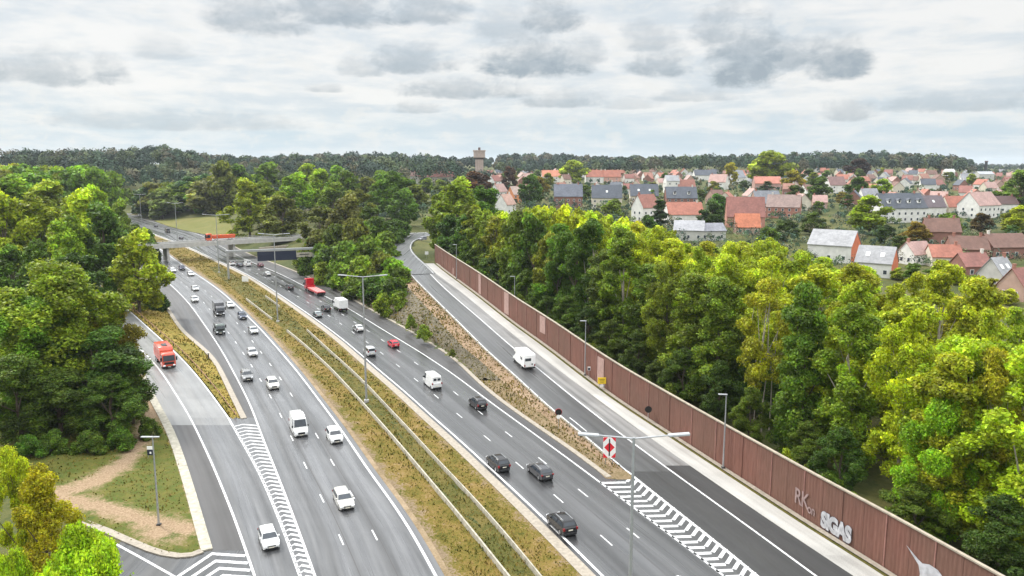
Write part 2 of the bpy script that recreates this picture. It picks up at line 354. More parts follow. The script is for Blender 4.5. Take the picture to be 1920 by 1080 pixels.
# left carriageway with the slip road that joins it
LCRo = offs(LCR, .75)
strip('slip_road_shoulder', LRG, LRL, 545, 797, MT['light'], zl)
strip('slip_road_shoulder', LRG, LRL, 797, 1032, MT['shoulder'])
strip('slip_road', LRL, LRR, 525, 783, MT['light'], zl, nx=4)
strip('slip_road', LRL, CHL, 783, 797, MT['light'])
strip('slip_road', LRL, CHL, 797, YB, MT['lane'], nx=4)
strip('painted_island', CHL, LCL, 783, YB, MT['lane'])
strip('hard_shoulder', LCG, LCL, 425, 783, MT['shoulder'])
strip('left_carriageway', LCL, LCRo, 415, YB, MT['lane'], nx=6)
strip('dirt_edge', LCRo, offs(LCR, 1.35), 415, YB, MT['dirt'], dz=.01)
# right carriageway
RCLo = offs(RCL, -.55)
strip('right_carriageway', RCLo, RCR, 396, YB, MT['lane_dark'], nx=6)
strip('gutter', offs(RCL, -1.75), RCLo, 405, YB, MT['gutter'], dz=.02)
strip('hard_shoulder', RCR, RCS, 398, 896, MT['shoulder'])
strip('painted_island', RCR, RML, 896, YB, MT['ramp'])
strip('exit_road', RML, RMR, 508, 884, MT['ramp'], zr, nx=3)
strip('exit_road', RML, RMR, 884, YB, MT['new'], nx=3)
strip('exit_shoulder', RMR, STL, 497, 873, MT['ramp_sh'], zr)
strip('exit_shoulder', RMR, STL, 873, YB, MT['new'])
strip('concrete_strip', STL, STR, 494, YB, MT['strip'], zr, dz=.02)
strip('drain_channel', STR, offs(STR, .45, zr), 494, YB, MT['ditch'], zr, dz=-.06)
strip('gutter', offs(STR, .45, zr), offs(STR, 1.1, zr), 494, YB, MT['gutter'], zr, dz=.05)

# kerbs with a real step
def kerb(name, pts, w, h, mat, kind='structure'):
    a, b = shift(pts, -w / 2), shift(pts, w / 2); mb = MB(); v = []
    for p, q in zip(a, b): v += [(p[0], p[1], p[2] - .3), (p[0], p[1], p[2] + h), (q[0], q[1], q[2] + h), (q[0], q[1], q[2] - .3)]
    f = [(4 * i + j, 4 * i + 4 + j, 4 * i + 5 + j, 4 * i + 1 + j) for i in range(len(pts) - 1) for j in range(3)]
    mb.add(v, f + [(0, 1, 2, 3), tuple(4 * (len(pts) - 1) + j for j in (3, 2, 1, 0))])
    return tag(mb.ob(name, mat, fixn=True), kind=kind)
isl = [W(x, y) for x, y in [(92,955),(106,960),(150,977),(200,996),(240,1014),(281,1031),(308,1039),(335,1043),(360,1041),(378,1034)]]
kerb('kerb', shift(np.array(isl), 0), .9, .12, MT['gutter'])
kerb('kerb', gline(lambda y: (LRK(y) + LRG(y)) / 2, 640, 1032, zl), 1.15, .12, MT['kerb'])
kerb('kerb', shift(gline(LCG, 430, 784), -.5), .9, .1, MT['gutter'])
kerb('kerb', shift(gline(RCS, 400, 896), .42), .75, .1, MT['gutter'])
# side road at the lower left: one flat sheet
sr = [W(x, y) for x, y in [(-260,860),(-60,905),(92,955),(106,960),(150,977),(200,996),(240,1014),(281,1031),(308,1039),(335,1043),(360,1041),(378,1034),(398,1032)]]
sr += [W(float(LRL(y)), y) for y in (1032, 1060, 1085, 1200, 1350, 1500)] + [W(-400, 1500), W(-700, 1200)]
me = mesh_np('side_road', [(p[0], p[1], -.004) for p in sr], [tuple(range(len(sr)))], MT['lane_dark'])
b = bmesh.new(); b.from_mesh(me); bmesh.ops.triangulate(b, faces=b.faces[:]); bmesh.ops.recalc_face_normals(b, faces=b.faces[:])
uvl = b.loops.layers.uv.new('UVMap')
for f in b.faces:
    if f.normal.z < 0: f.normal_flip()
    for l in f.loops: l[uvl].uv = (l.vert.co.x, l.vert.co.y)
b.to_mesh(me); b.free(); tag(ob('side_road', me), kind='structure')

# ------------------------------------------------------------------ road markings
mk = MB()
for pl, a, c, zf, w in ((LCL, 430, YB, z0, .26), (LCR, 415, YB, z0, .30), (LRR, 525, 783, zl, .26), (CHL, 783, YB, z0, .32), (LRL, 560, YB, zl, .26),
                        (RCL, 405, YB, z0, .30), (RCR, 400, YB, z0, .26), (RML, 508, 884, zr, .26), (RML, 884, YB, z0, .36), (RMR, 492, YB, zr, .26)):
    ribbon_mb(mk, gline(pl, a, c, zf), w)
def dashes(frac, L, R, y0, y1, phase):
    pts = gline(lambda y: L(y) * (1 - frac) + R(y) * frac, y0, y1); s = np.concatenate([[0], np.cumsum(np.linalg.norm(np.diff(pts, axis=0), axis=1))])
    d = s[-1] - phase
    while d > 6:
        q = np.array([[np.interp(t, s, pts[:, k]) for k in range(3)] for t in (d - 2.6, d - 1.3, d)]); ribbon_mb(mk, q, .17); d -= DASH
DASH = 11.6
def phase_for(frac, L, R, y0, y1, ydash):       # so that one dash ends (near end) at photo row ydash
    pts = gline(lambda y: L(y) * (1 - frac) + R(y) * frac, y0, y1); s = np.concatenate([[0], np.cumsum(np.linalg.norm(np.diff(pts, axis=0), axis=1))])
    yt = W(960, ydash)[1]; st = np.interp(-yt, -pts[:, 1], s); return (s[-1] - st) % DASH
for fr, yd in ((.345, 1022), (.66, 1013)): dashes(fr, LCL, LCR, 430, YB, phase_for(fr, LCL, LCR, 430, YB, yd))
for fr, yd in ((.36, 1023), (.68, 1009)): dashes(fr, RCL, RCR, 405, YB, phase_for(fr, RCL, RCR, 405, YB, yd))
def quadstripe(p, q, w):                       # painted bar from p to q, w metres wide along the road
    p, q = np.array(p), np.array(q); d = np.array((0.0, -w, 0)); v = [p, q, q + d, p + d]
    mk.add([(a[0], a[1], .012) for a in v], [(0, 1, 2, 3)])
# chevrons of the right-hand gore
y = 903.0
while y < YB - 30:
    ax, s = float(APX(y)), (y - 305) / 600
    if y < 1090 or True:
        yl = y + 1.0 * s; A = W(ax, y); Lp = W(float(RCR(yl)), yl); yr = y - 13.5 * s; Rp = W(float(RML(yr)), yr)
        wid = .55; quadstripe(Lp, A, wid); 
        d = Rp - A; n = np.array((d[1], -d[0], 0)); n /= np.linalg.norm(n); n = n if n[0] > 0 else -n; n *= .42
        mk.add([(q[0], q[1], .0125) for q in (A, Rp, Rp + n, A + n)], [(0, 1, 2, 3)])
    y += 8.3 * s ** 1.15 * 1.02
# chevrons of the left-hand gore
y = 796.0
while y < YB - 40:
    s = (y - 305) / 700; xl, xr = float(CHL(y)), float(LCL(y)); ax = xl + .42 * (xr - xl)
    Lp = W(float(CHL(y + 5 * s)), y + 5 * s); A = W(ax, y - 1.5 * s); Rp = W(float(LCL(y + 1.5 * s)), y + 1.5 * s)
    quadstripe(Lp, A, .44); quadstripe(A, Rp, .44); y += 9.3 * s ** 1.3
# hatching where the side road meets the slip road, and the side road's edge line
for i in range(11):
    A = W(397 + 7.0 * i, 1036 + 13.5 * i); R_ = W(float(LRL(1040 + 13.5 * i)) - 2, 1040 + 13.5 * i); L_ = W(397 + 7.0 * i - 66 - i * 3, 1036 + 13.5 * i + 44 + i * 2)
    quadstripe(A, R_, .52)
    d = L_ - A; n = np.array((-d[1], d[0], 0)); n /= np.linalg.norm(n); n = n if n[1] < 0 else -n; n *= .42
    mk.add([(q[0], q[1], .0122) for q in (A, L_, L_ + n, A + n)], [(0, 1, 2, 3)])
ribbon_mb(mk, np.array([W(x, y) for x, y in [(103,969),(160,994),(219,1021),(272,1050),(325,1080),(430,1145)]]), .28)
ribbon_mb(mk, np.array([W(x, y, zr(y)) for x, y in [(1068,783),(1082,794),(1100,809)]]), .18)
tag(mk.ob('road_markings', MT['paint']), kind='structure')
# dark joints between the lanes
jt = MB()
for fr, L, R, a in ((.36, LCL, LCR, 480), (.67, LCL, LCR, 480), (.52, RCL, RCR, 470)):
    ribbon_mb(jt, gline(lambda y: L(y) * (1 - fr) + R(y) * fr + 3.0 * (y - 305) / 600, a, YB), .09, .006)
tag(jt.ob('road_joints', MT['shoulder']), kind='structure')

# ------------------------------------------------------------------ terrain
def nat(x, y):
    d = np.hypot(x, y); az = np.degrees(np.arctan2(x, y))
    r = np.interp(d, [0, 90, 150, 200, 250, 330, 400, 520, 850, 1200, 1600, 2500, 8000], [0, 0, 2, 4.5, 7.5, 9.8, 11.6, 15, 20, 25, 33, 34, 30])
    r = np.where(az > 27, r - np.clip((az - 27) / 4, 0, 1) * np.interp(d, [800, 1500], [0, 14]), r)
    l = np.interp(d, [0, 90, 150, 250, 350, 450, 600, 700, 950, 1300, 2500, 8000], [0, 0, 2, 5, 7, 9, 12, 16, 25, 29, 31, 30])
    l2 = np.interp(d, [0, 90, 200, 350, 520, 620, 700, 950, 1300, 2500, 8000], [0, 0, 3, 4, 4, 4, 10, 25, 30, 31, 30])
    k = np.clip((az + 6) / 6, 0, 1); k = k * k * (3 - 2 * k); l = np.where(az < -16, l2 + (l - l2) * np.clip((az + 20) / 4, 0, 1), l)
    hx = (x / np.maximum(y, 1) * F + CX - 305) / 75
    return l * (1 - k) + r * k + 9.5 * np.exp(-hx * hx) * np.clip((d - 760) / 120, 0, 1) * np.clip((1500 - d) / 300, 0, 1)
cs = []
for yy in rows(392, 1500):
    s = (yy - 305) / 40; 
    for fx in np.linspace(float(LCG(yy)) if yy < 784 else float(CHL(yy)), float(RCS(yy)) if yy < 896 else float(STR(yy)), 14): cs.append(W(fx, yy))
for yy in rows(500, 900):
    for fx in np.linspace(float(RML(yy)) - 1.5 * (yy - 305) / 38, float(STR(yy)) + 1.6 * (yy - 305) / 38, 8): cs.append(W(fx, yy, float(zr(yy))))
for yy in rows(512, 890):
    pa, pb = W(float(RCS(yy)), yy), W(float(RML(yy)), yy, float(zr(yy)))
    for t in np.linspace(.05, .95, 9): cs.append(pa * (1 - t) + pb * t - np.array((0, 0, .25)))
for yy in rows(535, 788):
    pa, pb = W(float(LRR(yy)), yy, float(zl(yy))), W(float(LCG(yy)), yy)
    for t in np.linspace(.05, .95, 7): cs.append(pa * (1 - t) + pb * t - np.array((0, 0, .2)))
for yy in rows(535, 790):
    for fx in np.linspace(float(LRG(yy)), float(LRR(yy)) + 1.2 * (yy - 305) / 38, 6): cs.append(W(fx, yy, float(zl(yy))))
for yy in rows(790, 1500):
    for fx in np.linspace(float(LRL(yy)) - 170 * (yy - 780) / 300 - 20, float(CHL(yy)), 8): cs.append(W(fx, yy))
TOPX = [(774,497,7),(763,487,7),(752,474,7),(749,463,7),(756,452,7),(772,445.5,7),(790,441,7),(803,437,7)]
BR0, BR1 = W(262, 461, 7.0), W(574, 443.5, 7.0)
loc_road = [W(803, 437, 7), W(760, 436.5, 7) if False else W(700, 440, 7), W(640, 441.5, 7), BR1]
for a, c in zip(loc_road[:-1], loc_road[1:]):
    for t in np.linspace(0, 1, 14): cs += [a * (1 - t) + c * t + np.array((0, o, 0)) for o in (-4, 0, 4)]
for px, py, z in TOPX:
    c = W(px, py, z); cs += [c + np.array((o, 0, 0)) for o in (-4, -2, 0, 2, 4)]
dirb = (BR0 - BR1) / np.linalg.norm(BR0 - BR1)
for t in np.linspace(0, 60, 20): cs += [BR0 + dirb * t + np.array((0, o, 0)) for o in (-4, 0, 4)]
CS = np.array(cs, np.float32); NATR = 13.0
# highway samples under the bridge win over the bridge approach: approaches were added only outside the span
def terr(x, y, lift=True):
    x = np.atleast_1d(np.asarray(x, np.float32)).ravel(); y = np.atleast_1d(np.asarray(y, np.float32)).ravel(); out = np.empty(len(x), np.float32)
    for i in range(0, len(x), 4000):
        dx = x[i:i + 4000, None] - CS[None, :, 0]; dy = y[i:i + 4000, None] - CS[None, :, 1]; d = np.sqrt(dx * dx + dy * dy)
        dm = d.min(1); w = 1 / (np.maximum(d - 1.2, .25)) ** 3; zc = (w * CS[None, :, 2]).sum(1) / w.sum(1)
        t = np.clip((dm - 2.0) / (NATR + 6), 0, 1); t = t * t * (3 - 2 * t); zn = nat(x[i:i + 4000], y[i:i + 4000])
        sink = np.clip(1 - (dm - 1.0) / 2.5, 0, 1) * .35
        out[i:i + 4000] = zc * (1 - t) + zn * t - sink
    return out
def T(x, y): return float(terr([x], [y])[0])
def axis(lo, hi, step, far, grow=1.09):
    a = list(np.arange(lo, hi + step, step)); s = step
    while a[-1] < far: s *= grow; a.append(a[-1] + s)
    return a
xs = axis(0, 150, 3, 7000, 1.11); xs = np.array([-v for v in xs[:0:-1]] + xs); ysg = np.array(axis(18, 420, 3, 9000, 1.08))
GX, GY = np.meshgrid(xs, ysg); GZ = terr(GX.ravel(), GY.ravel())
idx = np.arange(GX.size).reshape(GX.shape); Fq = np.stack([idx[:-1, :-1], idx[:-1, 1:], idx[1:, 1:], idx[1:, :-1]], -1).reshape(-1, 4)
tag(ob('ground', mesh_np('ground', np.stack([GX.ravel(), GY.ravel(), GZ], 1), Fq, MT['ground'], True)), kind='structure')
def hit(px, py, t0=40.0):                       # where the sight line meets the terrain
    x, y, dz = ray(px, py); ts = np.geomspace(t0, 5000, 500); h = CH + dz * ts - nat(x * ts, y * ts); i = int(np.argmax(h < 0))
    if h[i] >= 0: i = len(ts) - 1
    t = ts[i]; return x * t, y * t
# grassy banks beside the roads, each its own sheet
def bank(name, fl, fr, y0, y1, mat, zl_, zr_, nx=8, bump=.15, seed=0, dz=-.02):
    ys = rows(y0, y1); rg = np.random.default_rng(seed); L = line3(fl(ys), ys, zl_(ys)); R = line3(fr(ys), ys, zr_(ys)); t = np.linspace(0, 1, nx + 1)
    V = L[:, None] * (1 - t)[None, :, None] + R[:, None] * t[None, :, None]; V[..., 2] += dz; n = rg.normal(0, bump, V.shape[:2]); n[:, 0] = n[:, -1] = 0; V[..., 2] += n
    n = len(ys); idx = np.arange(n * (nx + 1)).reshape(n, nx + 1); Fq = np.stack([idx[:-1, :-1], idx[1:, :-1], idx[1:, 1:], idx[:-1, 1:]], -1).reshape(-1, 4)
    return tag(ob(name, mesh_np(name, V.reshape(-1, 3), Fq, mat, True)), kind='structure'), V
MDL = PL((390,500),(420,526),(461,562),(500,592),(524,611),(547,628),(580,657),(617,690),(660,737),(697,778),(725,809),(780,874),(835,940),(872,984),(947,1079))
MDR = PL((430,510),(470,535),(497,556),(519,571),(545,592),(575,619),(600,643),(632,672),(660,697),(685,720),(712,750),(735,775),(752,792),(780,822),(812,858),(881,930),(953,1011),(1009,1080))
LD2 = offs(LCR, 1.35); RG2 = offs(RCL, -1.75)
def edged(name, cols, bd=.25):                          # grass that thins to bare soil near one edge
    m, nt, out = newmat(name); a = nt.nodes.new('ShaderNodeAttribute'); a.attribute_name = 'soil'; p = pos(nt)
    f = noise(nt, p, .45, 6, .68); g = noise(nt, p, 3.6, 5, .7); h = noise(nt, p, .10, 3)
    k = M(nt, 'ADD', M(nt, 'MULTIPLY', f, .5), M(nt, 'ADD', M(nt, 'MULTIPLY', g, .34), M(nt, 'MULTIPLY', h, .28)))
    r = nt.nodes.new('ShaderNodeValToRGB'); nt.links.new(k, r.inputs[0]); e = r.color_ramp.elements
    while len(e) < len(cols): e.new(.5)
    for i, (t, c) in enumerate(cols): e[i].position = t; e[i].color = (*c, 1)
    sd = mixc(nt, lin(nt, g, .3, .7, 0, 1), (.11, .08, .045), (.27, .20, .13)); q = M(nt, 'ADD', a.outputs['Fac'], M(nt, 'ADD', lin(nt, f, .3, .7, -.55, .55), lin(nt, g, .3, .7, -.35, .35)))
    return fin(m, nt, out, mixc(nt, sstep(nt, q, .35, .8), r.outputs[0], sd), .9, .12, bump=(g, .9, bd))
MED = edged('median_mix', [(.38, (.026, .034, .007)), (.45, (.072, .072, .012)), (.53, (.135, .108, .021)), (.61, (.185, .125, .036)), (.74, (.26, .18, .09))])
def soil(o, nx, left, right):
    n = len(o.data.vertices) // (nx + 1); t = np.tile(np.linspace(0, 1, nx + 1), n); v = np.maximum(left * (1 - t * 2.2), right * (1 - (1 - t) * 2.2)); a_ = o.data.attributes.new('soil', 'FLOAT', 'POINT'); a_.data.foreach_set('value', np.clip(v, -.1, 1).astype(np.float32))
o_, VA = bank('median_grass', LD2, MDL, 500, YB, MED, z0, z0, 8, .10, 1); soil(o_, 8, .85, -.1)
_, VB = bank('median_ditch', MDL, MDR, 500, YB, MT['ditch'], lambda y: z0(y) - .03, lambda y: z0(y) - .03, 6, .14, 2, -.1)
o_, VC = bank('median_grass', MDR, RG2, 500, YB, MED, z0, z0, 6, .10, 3); soil(o_, 6, -.1, .55)
o_, VD = bank('median_grass', LD2, RG2, 405, 500, MED, z0, z0, 8, .08, 4); soil(o_, 8, .3, .3)
LRv = offs(LRR, .35, zl); LCv = offs(LCG, -.95)
_, VE = bank('verge_grass', LRv, LCv, 535, 785, MT['verge'], zl, z0, 7, .1, 5)
EM0 = offs(RCS, .85); EM1 = offs(RML, -.2, zr); EMs = offs(RML, -3.6, zr)
SANDM = edged('sandy_mix', [(.37, (.075, .05, .03)), (.48, (.17, .115, .07)), (.58, (.25, .175, .115)), (.75, (.33, .25, .175))], .06)
SLOPE = edged('slope_mix', [(.37, (.04, .04, .014)), (.46, (.095, .08, .034)), (.55, (.165, .12, .066)), (.66, (.22, .165, .105)), (.8, (.28, .22, .16))], .10)
def em_mid(y): return np.minimum(EMs(y), EM0(y) * .35 + EM1(y) * .65 + 0 * y) if False else np.maximum(EMs(y), EM0(y) * .45 + EM1(y) * .55)
_, VS = bank('sandy_verge', em_mid, EM1, 515, 880, SANDM, lambda y: zr(y) - .12 - zr(y) * .05, zr, 3, .03, 6)
_, VF = bank('rubble_slope', EM0, em_mid, 515, 712, MT['stone'], z0, lambda y: zr(y) - .12 - zr(y) * .05, 10, .22, 7)
_, VG = bank('dirt_slope', EM0, em_mid, 712, 889, SLOPE, z0, lambda y: zr(y) - .12 - zr(y) * .05, 7, .10, 8)
# top of the exit ramp, local road, field strip
def road_ribbon(name, pts, w, mat, dz=.06):
    mb = MB(); ribbon_mb(mb, np.array(pts), w, dz); me = mb.me(name, mat)
    uvl = me.uv_layers.new(name='UVMap'); uvl.data.foreach_set('uv', np.array([me.vertices[l.vertex_index].co[:2] for l in me.loops], np.float32).ravel())
    return tag(ob(name, me), kind='structure')
def smooth(pts, n=6):
    P = np.array(pts); t = np.arange(len(P)); tt = np.linspace(0, len(P) - 1, len(P) * n); Q = np.stack([np.interp(tt, t, P[:, k]) for k in range(3)], 1)
    for _ in range(6): Q[1:-1] = (Q[:-2] + 2 * Q[1:-1] + Q[2:]) / 4
    return Q
tp = smooth([W(x, y, z) for x, y, z in [(789,514,6.6), (783,507,6.75)] + TOPX])
road_ribbon('exit_road', tp, 9.0, MT['ramp'], .03)
rr = MB(); ribbon_mb(rr, tp, .22, .05, 4.0); ribbon_mb(rr, tp, .22, .05, -4.0); tag(rr.ob('road_markings', MT['paint']), kind='structure')
road_ribbon('local_road', smooth(loc_road), 9.0, MT['light'], .02)
road_ribbon('local_road', smooth([BR0 + dirb * 60, BR0 + dirb * 30, BR0]), 8.0, MT['light'], .02)
fl = PL((288,404),(290,406),(330,424),(345,428),(400,442),(415,448)); fr = PL((300,402),(425,410),(432,425),(440,448))
def zfield(y): return np.interp(y, [403, 412, 440], [4.0, 3.0, .4])
fo, _ = bank('field_grass', fl, fr, 404, 447, MT['field'], zfield, zfield, 16, .02, 9, .05)
fv = np.array([v.co[:] for v in fo.data.vertices]); ii = np.clip(np.searchsorted(xs, fv[:, 0]) - 1, 0, len(xs) - 2); jj = np.clip(np.searchsorted(ysg, fv[:, 1]) - 1, 0, len(ysg) - 2); GZ2 = GZ.reshape(GX.shape); uu = (fv[:, 0] - xs[ii]) / (xs[ii + 1] - xs[ii]); vv = (fv[:, 1] - ysg[jj]) / (ysg[jj + 1] - ysg[jj])
fz = (GZ2[jj, ii] * (1 - uu) + GZ2[jj, ii + 1] * uu) * (1 - vv) + (GZ2[jj + 1, ii] * (1 - uu) + GZ2[jj + 1, ii + 1] * uu) * vv + .5
for v, q in zip(fo.data.vertices, fz): v.co.z = q
nz = [W(x, y, .02) for x, y in [(1126,888),(1150,876),(1172,882),(1190,895),(1186,899),(1160,899),(1136,897)]]
tag(ob('gore_nose', mesh_np('gore_nose', nz, [tuple(range(len(nz)))], SLOPE)), kind='structure')
# island between the side road and the slip road: fine sheet, grass with sandy tracks
def islandmat():
    m, nt, out = newmat('island_ground'); a = nt.nodes.new('ShaderNodeAttribute'); a.attribute_name = 'sand'; p = pos(nt)
    f = noise(nt, p, .55, 5, .65); g = noise(nt, p, 4.5, 4, .65)
    gr = mixc(nt, lin(nt, f, .35, .65, 0, 1), (.05, .085, .010), (.125, .115, .022)); gr = mixc(nt, lin(nt, g, .38, .68, 0, .75), gr, (.085, .075, .022))
    sd = mixc(nt, lin(nt, g, .3, .7, 0, 1), (.17, .11, .065), (.34, .25, .16))
    k = M(nt, 'ADD', a.outputs['Fac'], M(nt, 'ADD', lin(nt, f, .3, .7, -.35, .35), lin(nt, g, .3, .7, -.2, .2)))
    return fin(m, nt, out, mixc(nt, sstep(nt, k, .15, .95), gr, sd), .9, .15, bump=(g, .8, .12))
IS = PL((-200,860),(60,935)); ys = np.concatenate([np.linspace(640, 1043, 150)]); V = []; S = []
trk = np.array([(100,930),(170,905),(230,872),(262,830),(285,770),(290,730),(285,690)], float); trk2 = np.array([(100,935),(170,945),(235,962),(300,985),(345,990)], float)
def segd(p, line):
    best = 1e9
    for a, c in zip(line[:-1], line[1:]):
        t = np.clip(np.dot(p - a, c - a) / np.dot(c - a, c - a), 0, 1); q = a + t * (c - a); best = min(best, math.hypot((p[0] - q[0]), (p[1] - q[1]) * 1.9))
    return best
isx = [(-300,845),(-60,905),(92,955),(106,960),(150,977),(200,996),(240,1014),(281,1031),(308,1039),(335,1043)]
ixx = np.array([q[0] for q in isx], float); iyy = np.array([q[1] for q in isx], float)
for yy in ys:
    x1 = float(LRK(yy)) if yy < 1030 else 378 - (yy - 1030) * 3.0; x0 = np.interp(yy, iyy, ixx) + 4 if yy > 845 else -300; x0 = min(x0, x1)
    for t in np.linspace(0, 1, 70):
        px = x0 * (1 - t) + x1 * t; q = W(px, yy, 0.0); zt = max(T(q[0], q[1]), 0) + .05; q = W(px, yy, zt); V.append(q)
        p = np.array((px, yy)); s = (yy - 305) / 650
        S.append(max(1.25 - segd(p, trk) / (34 * s), 1.2 - segd(p, trk2) / (40 * s), 1.15 - math.hypot((px - 300), (yy - 992) * 1.9) / (75), 1.0 - abs(px - x1) / 6))
V = np.array(V); V[:, 2] += RNG.normal(0, .015, len(V)); idx = np.arange(len(V)).reshape(len(ys), 70)
me = mesh_np('island_ground', V, np.stack([idx[:-1, :-1], idx[1:, :-1], idx[1:, 1:], idx[:-1, 1:]], -1).reshape(-1, 4), islandmat(), True)
VI = V.reshape(len(ys), 70, 3); SI = np.array(S).reshape(len(ys), 70)
at = me.attributes.new('sand', 'FLOAT', 'POINT'); at.data.foreach_set('value', np.clip(np.array(S, np.float32), -1, 1.3)); tag(ob('island_ground', me), kind='structure')
# ------------------------------------------------------------------ sky and sun
SUN_AZ, SUN_EL = math.radians(-48), math.radians(44)
w = bpy.data.worlds.new('World'); SC.world = w; w.use_nodes = True; nt = w.node_tree
for n in list(nt.nodes): nt.nodes.remove(n)
out = nt.nodes.new('ShaderNodeOutputWorld'); bg = nt.nodes.new('ShaderNodeBackground'); bg.inputs[1].default_value = .1; nt.links.new(bg.outputs[0], out.inputs[0])
sky = nt.nodes.new('ShaderNodeTexSky'); sky.sky_type = 'NISHITA'; sky.sun_disc = False; sky.sun_elevation = SUN_EL; sky.sun_rotation = SUN_AZ
tc = nt.nodes.new('ShaderNodeTexCoord').outputs['Generated']; sx = nt.nodes.new('ShaderNodeSeparateXYZ'); nt.links.new(tc, sx.inputs[0])
az = M(nt, 'MULTIPLY', M(nt, 'ARCTAN2', sx.outputs[0], sx.outputs[1]), 57.29578); el = M(nt, 'MULTIPLY', M(nt, 'ARCSINE', sx.outputs[2]), 57.29578)
ec = M(nt, 'MAXIMUM', el, 0.0)
def comb(x, y, z=0.0):
    c = nt.nodes.new('ShaderNodeCombineXYZ')
    for i, v in enumerate((x, y, z)): setin(nt, c, i, v)
    return c.outputs[0]
# layered cloud sheet seen in perspective: cells get flatter towards the horizon
den = M(nt, 'ADD', M(nt, 'MAXIMUM', sx.outputs[2], 0.0), .055); pl = comb(M(nt, 'DIVIDE', sx.outputs[0], den), M(nt, 'DIVIDE', sx.outputs[1], den))
sheet = noise(nt, pl, .55, 7, .6, .3); fine = noise(nt, comb(M(nt, 'MULTIPLY', az, .16), M(nt, 'MULTIPLY', el, .62)), 1.0, 6, .62, .25)
puff = noise(nt, comb(M(nt, 'MULTIPLY', az, .5), M(nt, 'MULTIPLY', el, .85), 3.7), 1.0, 8, .63, .25)
f1 = sstep(nt, M(nt, 'ADD', M(nt, 'MULTIPLY', sheet, .55), M(nt, 'MULTIPLY', fine, .45)), .41, .57)
white, grey, blue = (6.75, 6.72, 6.6), (5.05, 5.5, 5.85), (4.2, 5.2, 5.85)
c = mixc(nt, f1, grey, white)
low = M(nt, 'SUBTRACT', 1.0, sstep(nt, el, .8, 5.0)); c = mixc(nt, M(nt, 'MULTIPLY', low, M(nt, 'ADD', .62, M(nt, 'MULTIPLY', lin(nt, fine, .35, .65, .45, -.35), .9))), c, blue)
def sky_at(px, py): x, y, z = ray(px, py); return math.degrees(math.atan2(x, y)), math.degrees(math.atan2(z, math.hypot(x, y)))
# grey cumulus: (photo x, y of the flat base centre, half width, height, strength)
CL = [(480,48,110,75,.62),(640,32,150,70,.7),(800,30,90,60,.6),(1035,48,60,62,.75),(1000,128,105,70,.85),(1090,110,50,50,.5),(1400,130,85,120,.95),(1350,70,60,75,.6),(1565,130,75,75,.85),(1470,120,60,70,.7),(1240,132,65,48,.7),(1215,85,60,50,.45),(90,145,130,62,.62),(200,135,45,40,.6),
      (770,125,90,50,.62),(680,135,50,35,.45),(880,176,130,36,.6),(1060,195,90,28,.55),(610,170,40,16,.5),(1590,218,60,38,.5),(1800,200,170,38,.4),(780,208,45,20,.5),(300,100,60,45,.3),(1300,185,90,22,.35),(950,60,60,60,.35),(1180,200,60,20,.3),(330,235,260,36,.35)]
lp = M(nt, 'SUBTRACT', M(nt, 'MULTIPLY', puff, 3.6), 1.8)
wob = M(nt, 'SUBTRACT', noise(nt, comb(M(nt, 'MULTIPLY', az, .9), M(nt, 'MULTIPLY', el, 1.1), 9.1), 1.0, 5, .6), .5)
dark = None; body = None
for px, py, hw, h, st in CL:
    a0, e0 = sky_at(px, py); a1, _ = sky_at(px + hw, py); _, e1 = sky_at(px, py - h); wa, he = a1 - a0, e1 - e0
    u = M(nt, 'DIVIDE', M(nt, 'SUBTRACT', az, a0), wa); v = M(nt, 'DIVIDE', M(nt, 'SUBTRACT', el, e0), he)
    vv = M(nt, 'MAXIMUM', v, M(nt, 'MULTIPLY', v, -3.6))                       # flat base, domed top
    r = M(nt, 'ADD', M(nt, 'ADD', M(nt, 'MULTIPLY', u, u), M(nt, 'MULTIPLY', vv, vv)), M(nt, 'MULTIPLY', lp, .85)); r = M(nt, 'ADD', r, M(nt, 'MULTIPLY', wob, .5))
    m = sstep(nt, r, 1.2, .35)
    mr = nt.nodes.new('ShaderNodeMapRange'); mr.interpolation_type = 'SMOOTHSTEP'; setin(nt, mr, 0, r)
    for i, q in enumerate((1.38, .05, 0, 1)): mr.inputs[i + 1].default_value = q
    m = M(nt, 'MULTIPLY', mr.outputs[0], min(1, st * 1.2)); vd = lin(nt, M(nt, 'ADD', v, M(nt, 'MULTIPLY', wob, 1.2)), -.1, 1.1, 1.0, .30); m = M(nt, 'MULTIPLY', m, vd)
    dark = m if dark is None else M(nt, 'MAXIMUM', dark, m)
c = mixc(nt, M(nt, 'MULTIPLY', M(nt, 'SUBTRACT', 1.0, dark), M(nt, 'MULTIPLY', sstep(nt, puff, .52, .66), .5)), c, (6.3, 6.3, 6.15))
c = mixc(nt, M(nt, 'MULTIPLY', dark, lin(nt, puff, .35, .65, 1.1, .8)), c, (2.75, 3.2, 3.6))
haze_h = M(nt, 'SUBTRACT', 1.0, sstep(nt, el, -.1, 1.6)); c = mixc(nt, M(nt, 'MULTIPLY', haze_h, .5), c, (4.6, 5.25, 5.55))
c = mixc(nt, .06, c, sky.outputs[0])
boost = lin(nt, ec, 13, 50, 1.0, 4.0); v = nt.nodes.new('ShaderNodeVectorMath'); v.operation = 'SCALE'; nt.links.new(c, v.inputs[0]); nt.links.new(boost, v.inputs['Scale']); nt.links.new(v.outputs[0], bg.inputs[0])
sl = bpy.data.lights.new('sun', 'SUN'); sl.energy = 2.5; sl.angle = math.radians(11); sl.color = (1, .955, .88)
so = bpy.data.objects.new('sun', sl); COL.objects.link(so); so.location = (-300, 250, 300)
so.rotation_euler = Vector((math.sin(SUN_AZ) * math.cos(SUN_EL), math.cos(SUN_AZ) * math.cos(SUN_EL), math.sin(SUN_EL))).to_track_quat('Z', 'Y').to_euler()
